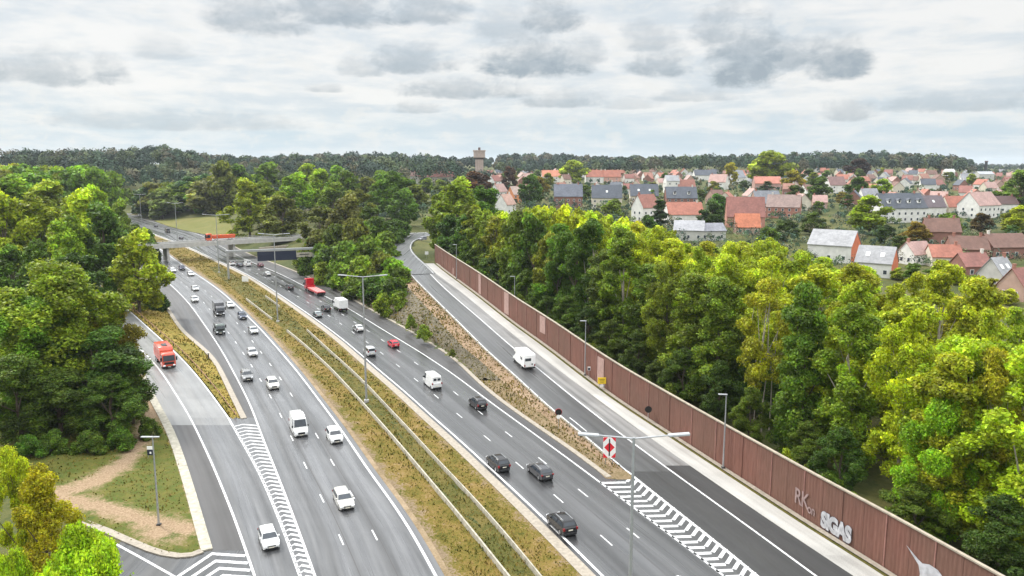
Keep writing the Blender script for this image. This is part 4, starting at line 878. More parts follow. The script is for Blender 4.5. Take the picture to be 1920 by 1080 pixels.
    for t, m in ((.12, .84), (.86, .82)):
        x, z = lerp(x0, x1, t), lerp(z0_, z1, t); q += [(x, hw(x, z) * m, z), (x, -hw(x, z) * m, z)]
    if kind not in ('van', 'bigvan'): parts.append(('rear_window', patch((q[0], q[1], q[3], q[2]), 'rear_window', MT['glass'], .03), 0, []))
    else:
        for sgn in (-1, 1):
            x, z = lerp(x0, x1, .3), lerp(z0_, z1, .3); x2, z2 = lerp(x0, x1, .72), lerp(z0_, z1, .72); a, b_ = .12 * sgn, .78 * sgn
            parts.append(('rear_window', patch([(x, hw(x, z) * max(a, b_), z), (x, hw(x, z) * min(a, b_), z), (x2, hw(x2, z2) * min(a, b_), z2), (x2, hw(x2, z2) * max(a, b_), z2)], 'rear_window', MT['glass'], .03), 0, []))
    # side windows
    zb, zt = belt + .05, H - .2; fa = lambda z: lerp(P['cowl'], P['rf'] + .12, (z - belt) / (H - .11 - belt)) - .12; ra_ = lambda z: lerp(P['tb'], P['rr'] - .14, (z - P['rbz']) / (H - .1 - P['rbz'])) + .16
    mid = (P['cowl'] + P['tb']) / 2 - .1
    for sgn in (-1, 1):
        segs = [(None, mid + .05), (mid - .05, None)] if kind not in ('van', 'bigvan') else [(None, P['cowl'] - 1.25)]
        for fr_, bk in segs:
            fb, ft = (fa(zb), fa(zt)) if fr_ is None else (fr_, fr_); bb, bt = (ra_(max(zb, P['rbz'] + .03)), ra_(zt)) if bk is None else (bk, bk)
            pts = [(fb, hw(fb, zb) * sgn, zb), (ft, hw(ft, zt) * sgn, zt), (bt, hw(bt, zt) * sgn, zt), (bb, hw(bb, zb) * sgn, zb)]
            if sgn > 0: pts = pts[::-1]
            v = [Vector(p) for p in pts]; o = Vector((0, sgn * .012, .003)); i_ = Vector((0, -sgn * .05, 0)); vv = [p + o for p in v] + [p + i_ for p in v]
            parts.append(('side_window', MB().add(vv, [(0, 1, 2, 3), (7, 6, 5, 4), (0, 4, 5, 1), (1, 5, 6, 2), (2, 6, 7, 3), (3, 7, 4, 0)]).me('side_window', MT['glass'], fixn=True), 0, []))
    # trim, lamps, plates, mirrors
    parts.append(('front_bumper', MB().box(h - .16, h + .015, -Wd * .36, Wd * .36, .22, .42).me('front_bumper', MT['dark'], bevel=.02), 0, []))
    parts.append(('grille', MB().box(h - .1, h + .012, -Wd * .24, Wd * .24, .5, P['nose'] - .12).me('grille', MT['dark'], bevel=.02), 0, []))
    parts.append(('rear_bumper', MB().box(-h - .02, -h + .2, -Wd * .40, Wd * .40, .2, .46).me('rear_bumper', MT['dark'], bevel=.03), 0, []))
    parts.append(('number_plate', MB().box(h + .012, h + .028, -.26, .26, .40, .51).me('number_plate', MT['plate']), 0, []))
    parts.append(('number_plate', MB().box(-h - .03, -h - .012, -.26, .26, .62 if kind != 'suv' else .72, .75 if kind != 'suv' else .85).me('number_plate', MT['plate']), 0, []))
    for sgn in (-1, 1):
        y = sgn * (Wd / 2 - .26); parts.append(('headlight', MB().box(h - .22, h - .01, y - .19, y + .17, P['nose'] - .17, P['nose'] - .02).me('headlight', MT['headlamp'], bevel=.03), 0, []))
        y = sgn * (Wd / 2 - .15); tz = (.55, P['rbz'] - .05) if not vanlike else (.75, 1.3); parts.append(('tail_light', MB().box(-h - .015, -h + .16, y - .13, y + .11, tz[0] + .2, tz[1]).me('tail_light', MT['tail'], bevel=.02), 0, []))
        mx_ = P['cowl'] - .28; y = sgn * (hw(mx_, belt + .1) + .1); parts.append(('mirror', MB().box(mx_ - .06, mx_ + .1, y - .11, y + .1, belt + .02, belt + .2 + (.12 if kind in ('van', 'bigvan') else 0)).me('mirror', MT['paintwork' if kind not in ('van', 'bigvan') else 'dark'], bevel=.03), 1, []))
    if kind in ('suv', 'estate'):
        for sgn in (-1, 1): parts.append(('roof_rail', MB().box(P['rr'] + .1, P['rf'] - .1, sgn * (Wd / 2 - .36) - .025, sgn * (Wd / 2 - .36) + .025, H - .03, H + .04).me('roof_rail', MT['metal']), 0, []))
    wm = wheel_me(wr, .23); ws = [(x, sgn * (Wd / 2 - .12), wr) for x in (xf, xr_) for sgn in (-1, 1)]
    PROTO[kind] = (parts, wm, ws, L); return PROTO[kind]
def truck_cab(parts, x0, x1, Wd, H, zf=.55):
    """cab-over cab from x0 (rear) to x1 (front)"""
    parts.append(('cab', MB().add([(x, y * (1 if z < 2 else .94), z) for y in (-Wd / 2, Wd / 2) for x, z in [(x0, zf), (x1, zf), (x1 + .02, 1.5), (x1 - .22, H - .25), (x1 - .5, H), (x0, H - .02)]],
        [(0, 1, 2, 3, 4, 5), (11, 10, 9, 8, 7, 6)] + [(i, i + 6, (i + 1) % 6 + 6, (i + 1) % 6) for i in range(6)]).me('cab', MT['paintwork'], bevel=.05, smooth=True, fixn=True), 1, []))
    z0_, z1 = 1.58, H - .35; xa = lambda z: x1 + .02 - .24 * (z - 1.5) / (H - 1.75)
    v = [(xa(z) + o, y, z) for o in (.025, -.05) for y, z in ((-Wd * .43, z0_), (Wd * .43, z0_), (Wd * .41, z1), (-Wd * .41, z1))]
    parts.append(('windscreen', MB().add(v, [(0, 1, 2, 3), (7, 6, 5, 4), (0, 4, 5, 1), (1, 5, 6, 2), (2, 6, 7, 3), (3, 7, 4, 0)]).me('windscreen', MT['glass'], fixn=True), 0, []))
    for sgn in (-1, 1):
        y = sgn * Wd / 2 * .975; parts.append(('side_window', MB().box(x0 + .55, x1 - .35, y - .05, y + .045, 1.62, H - .45).me('side_window', MT['glass'], bevel=.02), 0, []))
        parts.append(('headlight', MB().box(x1 - .1, x1 + .04, sgn * Wd * .36 - .2, sgn * Wd * .36 + .2, .62, .86).me('headlight', MT['headlamp'], bevel=.03), 0, []))
        parts.append(('mirror', MB().box(x1 - .25, x1 - .02, sgn * (Wd / 2 + .17) - .13, sgn * (Wd / 2 + .17) + .13, 1.6, 2.35).me('mirror', MT['dark'], bevel=.03), 0, []))
    parts.append(('grille', MB().box(x1 - .05, x1 + .045, -Wd * .36, Wd * .36, .95, 1.42).me('grille', MT['dark'], bevel=.02), 0, [])); parts.append(('front_bumper', MB().box(x1 - .2, x1 + .06, -Wd * .48, Wd * .48, .32, .6).me('front_bumper', MT['dark'], bevel=.03), 0, []))
    parts.append(('number_plate', MB().box(x1 + .06, x1 + .075, -.26, .26, .4, .52).me('number_plate', MT['plate']), 0, []))
def truck_proto(kind):
    if kind in PROTO: return PROTO[kind]
    parts = []; Wd = 2.45
    if kind == 'refuse':
        L = 9.0; truck_cab(parts, 2.4, 4.5, Wd, 3.0)
        parts.append(('cargo_body', MB().add([(x, y, z) for y in (-1.25, 1.25) for x, z in [(-4.3, 1.0), (2.2, 1.0), (2.2, 3.2), (1.5, 3.75), (-3.4, 3.75), (-4.4, 2.9)]], [(0, 1, 2, 3, 4, 5), (11, 10, 9, 8, 7, 6)] + [(i, i + 6, (i + 1) % 6 + 6, (i + 1) % 6) for i in range(6)]).me('cargo_body', MT['paintwork'], bevel=.06, smooth=True, fixn=True), 1,
            [('roof_hatch', MB().box(-.9, 1.0, -.5, .5, 3.74, 3.86).me('roof_hatch', MT['dark'], bevel=.03), 0)] + [('rib', MB().box(x - .06, x + .06, s_ * 1.25 - .04, s_ * 1.25 + .04, 1.1, 3.1).me('rib', MT['paintwork']), 1) for x in (-3, -1.7, -.4, .9) for s_ in (-1, 1)]))
        parts.append(('chassis', MB().box(-4.3, 4.2, -.9, .9, .55, 1.0).me('chassis', MT['dark']), 0, [])); ws = [(x, s_ * 1.05, .5) for x in (3.3, -1.6, -2.9) for s_ in (-1, 1)]; wr = .5
    elif kind == 'box':
        L = 7.0; truck_cab(parts, 1.7, 3.5, 2.2, 2.5); Wd = 2.3
        parts.append(('cargo_body', MB().box(-3.5, 1.55, -1.2, 1.2, .95, 3.3).me('cargo_body', MT['paintwork'], bevel=.04), 1, [('rear_door', MB().box(-3.53, -3.5, s_ * .57 - .54, s_ * .57 + .54, 1.05, 3.2).me('rear_door', MT['paintwork'], bevel=.01), 1) for s_ in (-1, 1)]))
        parts.append(('chassis', MB().box(-3.4, 3.2, -.8, .8, .5, .93).me('chassis', MT['dark']), 0, [])); parts.append(('rear_bumper', MB().box(-3.5, -3.35, -1.05, 1.05, .45, .62).me('rear_bumper', MT['dark']), 0, []))
        for s_ in (-1, 1): parts.append(('tail_light', MB().box(-3.54, -3.4, s_ * .95 - .14, s_ * .95 + .14, .66, .8).me('tail_light', MT['tail']), 0, []))
        ws = [(x, s_ * .98, .42) for x in (2.6, -2.2) for s_ in (-1, 1)]; wr = .42
    elif kind == 'flatbed':
        L = 15.0; truck_cab(parts, 5.3, 7.5, Wd, 3.75)
        parts.append(('fairing', MB().box(4.5, 5.25, -1.2, 1.2, 1.1, 3.9).me('fairing', MT['paintwork'], bevel=.1), 1, []))
        parts.append(('loading_bed', MB().box(-7.5, 3.6, -1.27, 1.27, 1.0, 1.28).me('loading_bed', MT['bedpaint'], bevel=.03), 0, [('headboard', MB().box(3.45, 3.6, -1.25, 1.25, 1.28, 1.9).me('headboard', MT['paintwork']), 1)] + [('plank', MB().box(-7.3, 3.4, y - .13, y + .13, 1.283, 1.31).me('plank', MT['bedplank']), 0) for y in (-.85, 0, .85)]))
        parts.append(('chassis', MB().box(-7.2, 6.8, -.6, .6, .6, 1.0).me('chassis', MT['dark']), 0, []))
        for s_ in (-1, 1):
            parts.append(('side_guard', MB().box(-7.3, 3.4, s_ * 1.24 - .03, s_ * 1.24 + .03, .68, 1.0).me('side_guard', MT['paintwork']), 1, [])); parts.append(('tail_light', MB().box(-7.54, -7.4, s_ * 1.0 - .18, s_ * 1.0 + .18, .84, .98).me('tail_light', MT['tail']), 0, []))
        parts.append(('rear_bumper', MB().box(-7.5, -7.35, -1.2, 1.2, .5, .7).me('rear_bumper', MT['dark']), 0, [])); ws = [(x, s_ * 1.05, .48) for x in (6.4, 3.6, -4.2, -5.4, -6.6) for s_ in (-1, 1)]; wr = .48
    elif kind == 'tipper':
        L = 12.0; truck_cab(parts, 3.8, 6.0, Wd, 3.4)
        parts.append(('tipper_body', MB().add([(x, y * (1 if z > 1.6 else .8), z) for y in (-1.25, 1.25) for x, z in [(-5.9, 1.2), (3.2, 1.2), (3.5, 2.7), (-6.1, 2.7)]], [(0, 1, 2, 3), (7, 6, 5, 4)] + [(i, i + 4, (i + 1) % 4 + 4, (i + 1) % 4) for i in range(4)]).me('tipper_body', MT['paintwork'], bevel=.05, fixn=True), 1, []))
        parts.append(('chassis', MB().box(-5.8, 5.6, -.9, .9, .6, 1.15).me('chassis', MT['white']), 0, [])); ws = [(x, s_ * 1.05, .5) for x in (4.9, 2.4, -3.2, -4.5) for s_ in (-1, 1)]; wr = .5
    elif kind == 'camper':
        L = 6.4; Wd = 2.25; base = MB().add([(x, y, z) for y in (-1.0, 1.0) for x, z in [(1.0, .45), (3.15, .45), (3.2, .95), (2.55, 1.2), (1.75, 2.05), (1.0, 2.1)]], [(0, 1, 2, 3, 4, 5), (11, 10, 9, 8, 7, 6)] + [(i, i + 6, (i + 1) % 6 + 6, (i + 1) % 6) for i in range(6)]).me('cab', MT['paintwork'], bevel=.06, smooth=True, fixn=True)
        parts.append(('cab', base, 1, [])); parts.append(('windscreen', MB().add([(x + o, y, z + o * .6) for o in (.03, -.03) for y, x, z in ((-.9, 2.5, 1.26), (.9, 2.5, 1.26), (.85, 1.83, 1.97), (-.85, 1.83, 1.97))], [(0, 1, 2, 3), (7, 6, 5, 4), (0, 4, 5, 1), (1, 5, 6, 2), (2, 6, 7, 3), (3, 7, 4, 0)]).me('windscreen', MT['glass'], fixn=True), 0, []))
        parts.append(('cabin', MB().add([(x, y, z) for y in (-1.13, 1.13) for x, z in [(-3.2, .55), (1.15, .55), (1.2, 2.1), (2.4, 2.3), (2.2, 2.85), (1.2, 3.0), (-3.05, 3.0), (-3.2, 2.8)]], [tuple(range(8)), tuple(range(15, 7, -1))] + [(i, i + 8, (i + 1) % 8 + 8, (i + 1) % 8) for i in range(8)]).me('cabin', MT['paintwork'], bevel=.06, smooth=True, fixn=True), 1,
            [('rear_window', MB().box(-3.225, -3.17, -.25, .95, 1.75, 2.3).me('rear_window', MT['glass'], bevel=.02), 0), ('side_window', MB().box(-2.2, -1.2, 1.11, 1.15, 1.7, 2.2).me('side_window', MT['glass']), 0), ('roof_vent', MB().box(-1.2, -.5, -.35, .35, 3.0, 3.1).me('roof_vent', MT['white'], bevel=.02), 0), ('locker', MB().box(-3.23, -3.19, -.62, -.35, 1.0, 1.25).me('locker', MT['dark']), 0)]))
        parts.append(('rear_bumper', MB().box(-3.3, -3.1, -1.1, 1.1, .35, .58).me('rear_bumper', MT['dark'], bevel=.03), 0, []))
        for s_ in (-1, 1): parts.append(('tail_light', MB().box(-3.24, -3.15, s_ * .98 - .1, s_ * .98 + .1, .7, 1.1).me('tail_light', MT['tail']), 0, []))
        parts.append(('number_plate', MB().box(-3.24, -3.2, -.26, .26, .64, .76).me('number_plate', MT['plate']), 0, [])); ws = [(x, s_ * .95, .35) for x in (2.35, -1.7) for s_ in (-1, 1)]; wr = .35
    elif kind == 'dropside':
        L = 6.6; truck_cab(parts, 1.5, 3.3, 2.1, 2.4, .5); Wd = 2.2
        parts.append(('loading_bed', MB().box(-3.3, 1.3, -1.05, 1.05, .9, 1.05).me('loading_bed', MT['dark']), 0, [('side_board', MB().box(-3.3, 1.3, s_ * 1.05 - .03, s_ * 1.05 + .03, 1.05, 1.5).me('side_board', MT['metal']), 0) for s_ in (-1, 1)] + [('headboard', MB().box(1.22, 1.3, -1.02, 1.02, 1.05, 2.3).me('headboard', MT['metal']), 0)]))
        parts.append(('load', MB().box(-2.9, .9, -.85, .85, 1.06, 1.9).me('load', MT['shoulder'], bevel=.12), 0, [])); parts.append(('chassis', MB().box(-3.2, 3.0, -.75, .75, .5, .88).me('chassis', MT['dark']), 0, [])); ws = [(x, s_ * .95, .4) for x in (2.5, -2.0) for s_ in (-1, 1)]; wr = .4
    PROTO[kind] = (parts, wheel_me(wr, .3), ws, L); return PROTO[kind]
MT['bedpaint'] = simple('red_bed_paint', (.50, .10, .10), .45, .15, 2); MT['bedplank'] = simple('bed_plank', (.62, .30, .28), .6, .2, 2)
CATS = dict(hatch='car', sedan='car', suv='car', estate='car', van='van', minivan='van', bigvan='van', refuse='truck', box='truck', flatbed='truck', tipper='truck', camper='camper van', dropside='truck')
def vehicle(name, kind, near, heading, color, label, group=None, away=False):
    """near: ground point of the end that faces the camera; heading: direction of travel"""
    parts, wm, ws, L = (car_proto if kind in ('hatch', 'sedan', 'suv', 'estate', 'van', 'minivan', 'bigvan') else truck_proto)(kind)
    hd = Vector((heading[0], heading[1], 0)).normalized(); c_ = Vector(near) + hd * (L / 2 if away else -L / 2); slope = heading[2] if len(heading) > 2 else 0
    r = empty(name, c_, 0); r.rotation_euler = (0, -math.atan(slope), math.atan2(hd.y, hd.x)); tag(r, label, CATS[kind], group); r.location.z += slope * L / 2 * (1 if away else -1) + .006
    for nm, me, pc, subs in parts:
        o = ob(nm, me, r, color=color if pc else None)
        for q in subs: ob(q[0], q[1], o, color=color if q[2] else None)
    for x, y, z in ws: o = ob('wheel', wm[0], r, (x, y, z)); ob('rim', wm[1], o)
    return r
def tangent(f, y, zf=z0, dy=3.0): a, b_ = W(float(f(y - dy)), y - dy, float(zf(y - dy))), W(float(f(y + dy)), y + dy, float(zf(y + dy))); d = b_ - a; h = math.hypot(d[0], d[1]); return np.array((d[0] / h, d[1] / h, d[2] / h))
def mid(L, R, t): return lambda y: L(y) * (1 - t) + R(y) * t
WH_, SIL, GRY, BLK, RED = (.70, .70, .69), (.46, .47, .47), (.17, .175, .18), (.016, .016, .018), (.5, .012, .03)
GL, GR = 'vehicles coming towards the camera on the left carriageway', 'vehicles driving away on the right carriageway'
LV = [('parked', 'hatch', 510, 1034, WH_, 'white hatchback nearest the camera, beside the left chevron stripes'),
      ('x', 'estate', 652, 959, (.52, .51, .47), 'silver beige car alone in the right lane at the front of the left carriageway'),
      ('x', 'suv', 633, 834, WH_, 'white car just right of the big white delivery van'),
      ('x', 'bigvan', 566, 821, WH_, 'big white delivery van on the left carriageway'),
      ('x', 'suv', 515, 732, (.66, .65, .6), 'cream white car with dark front behind the white delivery van'),
      ('x', 'suv', 466, 716, (.20, .2, .2), 'dark grey car with pale roof close to the left edge line'),
      ('x', 'hatch', 476, 670, (.5, .5, .5), 'silver car with a dark windscreen following the dark grey car with pale roof'),
      ('x', 'sedan', 478, 627, SIL, 'silver grey saloon close to the grassy median edge'),
      ('x', 'dropside', 414, 628, (.09, .11, .10), 'dark green grey pickup truck, the lower of two dark trucks in line'),
      ('x', 'box', 414, 593, (.14, .14, .15), 'dark grey box truck, the upper of two dark trucks in line'),
      ('x', 'sedan', 434, 578, WH_, 'white saloon right beside the dark grey box truck'),
      ('x', 'suv', 457, 600, (.05, .06, .09), 'dark blue car with bright bonnet near the median edge'),
      ('x', 'hatch', 367, 567, WH_, 'white car, the lower of two bright cars one behind the other'),
      ('x', 'sedan', 368, 546, (.6, .6, .6), 'pale car with dark windows just above the lower white car'),
      ('x', 'sedan', 360, 518, WH_, 'small white car next to the median line far up the left carriageway'),
      ('x', 'suv', 343, 507, (.02, .02, .05), 'dark navy car below the bridge on the left carriageway'),
      ('x', 'hatch', 326, 511, WH_, 'white car beside the dark navy car, half behind the tree')]
for _, k, px, py, c_, lab in LV:
    t = (px - float(LCL(py))) / (float(LCR(py)) - float(LCL(py))); f = (lambda y: (CHL(y) + LRL(y)) / 2) if px == 510 else mid(LCL, LCR, min(max(t, .05), .95))
    vehicle('delivery_van' if k == 'bigvan' else ('truck' if k in ('dropside', 'box') else 'car'), k, W(px, py, 0), tangent(f, py), c_, lab, GL)
vehicle('refuse_truck', 'refuse', W(318, 692, float(zl(692))), tangent(mid(LRL, LRR, .5), 690, zl), (.55, .085, .05), 'orange red refuse truck driving down the slip road on the left', GL)
vehicle('van', 'van', W(186, 552, float(zl(552))), tangent(mid(LRL, LRR, .5), 552, zl), WH_, 'white van on the slip road, mostly hidden behind the trees on the left', GL)
RV = [('car', 'suv', 1070, 1007, BLK, 'black car nearest the camera on the right carriageway'), ('car', 'estate', 1027, 903, (.05, .05, .055), 'dark grey car with roof rails, right of a black car'), ('car', 'suv', 946, 887, BLK, 'black car left of the dark grey car with roof rails'),
      ('car', 'suv', 905, 770, (.012, .01, .012), 'black car near the right edge line, ahead of the pair of dark cars'), ('van', 'van', 820, 731, WH_, 'rounded white van seen from behind on the right carriageway'), ('car', 'minivan', 698, 669, (.42, .43, .44), 'silver grey car just right of the tall mast'),
      ('car', 'hatch', 743, 653, RED, 'small red hatchback in the middle of the right carriageway'), ('car', 'sedan', 677, 623, WH_, 'white saloon just left of the tall mast'), ('car', 'sedan', 599, 596, (.3, .33, .33), 'grey car close to the median edge, below a black car'), ('car', 'suv', 615, 585, BLK, 'black car left of the white box truck'),
      ('truck', 'box', 645, 585, WH_, 'white box truck with its square rear towards the camera'), ('flatbed_truck', 'flatbed', 603, 555, (.42, .01, .02), 'red truck with an empty pinkish flatbed'), ('car', 'suv', 546, 544, (.02, .018, .02), 'black car left of the red flatbed truck'),
      ('car', 'sedan', 504, 518, WH_, 'small white car just past the gantry'), ('car', 'hatch', 491, 501, (.16, .05, .06), 'dark reddish car under the gantry sign'), ('van', 'van', 467, 500, WH_, 'white van under the gantry'), ('car', 'sedan', 452, 501, (.08, .085, .1), 'dark car between the two white vehicles under the gantry'),
      ('van', 'minivan', 437, 498, WH_, 'white van close to the left leg of the gantry'), ('car', 'sedan', 341, 449, (.12, .12, .13), 'dark grey car just beyond the bridge'), ('van', 'bigvan', 316, 437, (.06, .06, .065), 'dark van on the far stretch of the right carriageway'), ('car', 'sedan', 294, 426, (.09, .09, .1), 'dark car farthest up the right carriageway'),
      ('car', 'hatch', 1306, 1136, (.62, .62, .6), 'pale car of which only the roof shows at the bottom edge')]
for nm, k, px, py, c_, lab in RV:
    t = (px - float(RCL(py))) / (float(RCR(py)) - float(RCL(py))); f = mid(RCL, RCR, min(max(t, .05), .95)); vehicle(nm, k, W(px, py, 0), -tangent(f, py), c_, lab, GR, True)
vehicle('car', 'sedan', W(262, 405, 0), (.5, -1), WH_, 'tiny white car at the far bend of the motorway', GL)
vehicle('camper_van', 'camper', W(993, 694, float(zr(694))), -tangent(mid(RML, RMR, .62), 690, zr), (.82, .82, .81), 'white camper van on the exit road beside the red wall', None, True)
q = W(786, 451.5, 7.0); vehicle('car', 'suv', q, (-.6, -1), (.2, .2, .23), 'dark grey car at the top bend of the exit road')
q = W(801, 447, 7.0); vehicle('delivery_van', 'bigvan', q + np.array((2.5, 3, 0)), (-.55, -1), WH_, 'white van behind the grey car at the top bend of the exit road')
q = W(763, 433.5, 7.0); vehicle('car', 'estate', q, (1, .12), (.04, .045, .05), 'dark car on the local road left of the lamp post')
q = BR0 + bu * (bl * .475); vehicle('tipper_truck', 'tipper', q - bu * 7.0 + bn * (-1.2), -bu, (.62, .10, .035), 'orange tipper truck crossing the road bridge')
# ------------------------------------------------------------------ trees
def crown(name, seed, H, R, zb, nb, s, dens, prof, lobe=(.13, .22), flat=.85, big=(.30, .46), spread=9):
    """leaf-card crown in two levels: big limbs' masses inside an uneven envelope, each made of small leafy clumps; zb = height where the crown starts"""
    rg = np.random.default_rng(seed); C, Rl, Tn = [], [], []; ph = rg.uniform(0, 6.28, 3)
    for i in range(nb):
        u = (i + rg.uniform(.1, .9)) / nb; a = i * 2.399 + rg.normal(0, .5); env = R * prof(u) * (1 + .16 * math.sin(2 * a + ph[0]) + .12 * math.sin(3 * a + ph[1] + 4 * u)); rb = R * rg.uniform(*big) * (1.12 - .4 * u)
        rad = max(env - rb * .8, 0) * math.sqrt(rg.uniform(.35, 1.0)); cb = np.array((math.cos(a) * rad, math.sin(a) * rad, zb + rb * .5 + (H - zb - rb * 1.1) * u)); tb = rg.uniform(.82, 1.2)
        for j in range(spread):
            d = rg.normal(0, 1, 3); d[:2] += np.array((math.cos(a), math.sin(a))) * .55; d[2] += .25; d /= np.linalg.norm(d); r = R * rg.uniform(*lobe)
            C.append(cb + d * rb * rg.uniform(.55, .95) * np.array((1, 1, 1.05))); Rl.append(r); Tn.append(tb * math.exp(rg.normal(0, .22)))
    C, Rl = np.array(C), np.array(Rl); P, Nn, TT = [], [], []
    for c_, r, t_ in zip(C, Rl, Tn):
        n = int(dens * r * r * 4 * math.pi / (2 * s * s * .62)); d = rg.normal(0, 1, (n, 3)); d[:, 2] = d[:, 2] * .9 + .15; d /= np.linalg.norm(d, axis=1)[:, None]
        k = .55 + .6 * rg.random(n) ** .8; k *= 1 + .22 * np.sin(d[:, 0] * 6 + c_[0]) * np.sin(d[:, 1] * 6 + c_[1]); P.append(c_ + d * (r * k)[:, None] * np.array((1, 1, flat))); Nn.append(d); TT.append(np.full(n, t_))
    P, Nn, TT = np.concatenate(P), np.concatenate(Nn), np.concatenate(TT); keep = np.ones(len(P), bool)
    for c_, r in zip(C, Rl): keep &= ((P - c_) ** 2 * np.array((1, 1, 1 / flat ** 2))).sum(1) > (r * .5) ** 2
    P, Nn, TT = P[keep], Nn[keep], TT[keep]; n = len(P); Nn = Nn * .55 + np.array((0, 0, .25)) + rg.normal(0, .55, (n, 3)); Nn /= np.linalg.norm(Nn, axis=1)[:, None]
    t = rg.normal(0, 1, (n, 3)); t -= (t * Nn).sum(1)[:, None] * Nn; t /= np.linalg.norm(t, axis=1)[:, None]; b_ = np.cross(Nn, t); sz = s * rg.uniform(.55, 1.4, n)[:, None]
    Q = np.stack([P - t * sz, P - b_ * sz * .62 + t * sz * .1, P + t * sz, P + b_ * sz * .62 + t * sz * .1], 1).reshape(-1, 3)
    me = mesh_np(name, Q, np.arange(4 * n).reshape(n, 4), MT['leaf']); at = me.attributes.new('tint', 'FLOAT', 'POINT'); at.data.foreach_set('value', np.repeat(TT, 4).astype(np.float32)); return me, C, Rl
def trunk(name, seed, H, r, C, n=6, mat='bark', multi=1):
    rg = np.random.default_rng(seed + 99); mb = MB()
    for k in range(multi):
        ox, oy = (0, 0) if multi == 1 else rg.normal(0, 1.1, 2); prev = Vector((ox, oy, -1.0)); rr_ = r * (1 if multi == 1 else .62)
        for i in range(1, 6):
            p = Vector((ox * (1 + i * .1) + rg.normal(0, .12 * i), oy * (1 + i * .1) + rg.normal(0, .12 * i), H * .85 * i / 5)); r2 = r * (1 if multi == 1 else .62) * (1 - .8 * i / 5); mb.tube(prev, p, rr_, r2, 7); prev, rr_ = p, r2
    for j in rg.choice(len(C), min(n, len(C)), replace=False):
        c_ = Vector(C[j]); z = max(c_.z * .55, H * .15); mb.tube((0, 0, z), c_, r * .38, r * .1, 5)
    return mb.me(name, MT[mat], smooth=True)
broad = lambda u: (math.sin(math.pi * min(1, (u * .86 + .14))) ** .62) if u < .999 else 0
oval = lambda u: math.sin(math.pi * (u * .82 + .12)) ** .8
tall = lambda u: math.sin(math.pi * (u * .80 + .16)) ** .55
dome = lambda u: math.cos(u * math.pi / 2) ** .55
cone = lambda u: (1 - u) ** .85 + .05
TP = {}
def proto(k, H, R, zb, nl, s, dens, prof, tr=.4, mat='bark', multi=1, **kw):
    me, C, Rl = crown('crown', hash(k) % 1000 if False else sum(map(ord, k)) * 7, H, R, zb, nl, s, dens, prof, **kw); 
    co_ = np.empty(len(me.vertices) * 3, np.float32); me.vertices.foreach_get('co', co_); co_ = co_.reshape(-1, 3); R = float(np.percentile(np.hypot(co_[:, 0], co_[:, 1]), 96)); H2 = float(co_[:, 2].max()); TP[k] = (me, trunk('trunk', sum(map(ord, k)), H, tr, C, 8, mat, multi), H2, R)
proto('nA', 24, 7.5, 1.5, 15, .20, 1.0, broad, .42); proto('nB', 24, 7.0, 2.0, 14, .20, 1.0, oval, .42); proto('nC', 25, 5.2, 3.5, 14, .19, 1.0, tall, .3, 'bark_pale', big=(.34, .5)); proto('nD', 26, 5.0, 8.0, 10, .19, .75, oval, .22, 'bark_pale', 3, lobe=(.14, .24)); proto('nE', 23, 6.0, 2.5, 16, .19, 1.0, broad, .35); proto('nF', 24, 6.5, 3.0, 11, .20, .85, oval, .36, big=(.36, .55), spread=12)
proto('nG', 26, 5.0, .8, 18, .20, 1.0, tall, .32, 'bark_pale', big=(.36, .54), spread=10); proto('nH', 25, 5.6, 1.5, 17, .20, .95, lambda u: .75 + .25 * math.sin(u * 7) if u < .8 else (1 - u) * 3 + .15, .32, big=(.32, .52), spread=10)
proto('mG', 24, 5.0, .8, 15, .40, 1.15, tall, .32, big=(.36, .54)); proto('nS', 5, 3.0, .1, 10, .16, 1.1, dome, .1, lobe=(.16, .28)); proto('nT', 7, 2.6, .2, 10, .16, .95, oval, .09, lobe=(.18, .3)); proto('nL', 16, 6.4, 3, 15, .145, 1.0, broad, .3)
proto('mA', 22, 7.0, 1.0, 14, .40, 1.15, broad, .4); proto('mB', 22, 6.5, 1.5, 13, .40, 1.15, oval, .4); proto('mC', 22, 4.6, 2.0, 12, .38, 1.1, tall, .3, big=(.34, .5)); proto('mS', 6, 3.6, .1, 9, .32, 1.2, dome, .12, lobe=(.18, .3))
proto('fA', 18, 6.4, .8, 10, .72, 1.5, broad, .4, lobe=(.18, .28), spread=7); proto('fB', 18, 5.4, 1.0, 9, .72, 1.5, oval, .35, lobe=(.18, .28), spread=7); proto('fC', 20, 3.4, .6, 9, .62, 1.5, cone, .3, lobe=(.2, .34), big=(.3, .45), spread=5)
DKG, MDG, GRN, YGR, LIM, OLV, ORG, PUR, BLU, SIV = (.042, .074, .015), (.066, .110, .018), (.10, .150, .018), (.170, .200, .020), (.170, .235, .018), (.075, .078, .026), (.19, .115, .02), (.045, .022, .020), (.024, .046, .030), (.085, .105, .055)
NT = [0]
def tree_at(x, y, h, w_, pk, color, label, group, name=None, cat=None, z=None):
    cm, tm, H, R = TP[pk]; z = T(x, y) if z is None else z; shrub = pk in ('nS', 'mS', 'nT'); r = empty(name or ('shrub' if shrub else 'tree'), (x, y, z - .15), random.uniform(0, 6.28)); sxy = w_ / (2 * R); r.scale = (sxy, sxy * random.uniform(.92, 1.08), h / H)
    c3 = list(color); c3[0] = c3[0] if c3[0] > 1.05 * c3[1] else min(c3[0], .88 * c3[1]); j = [max(.005, c_ * random.uniform(.9, 1.12) * k_) for c_, k_ in zip(c3, (1.85, 1.92, .9))]; ob('crown', cm, r, color=j); ob('trunk', tm, r); tag(r, label, cat or ('shrub' if shrub else 'tree'), group); NT[0] += 1; return r
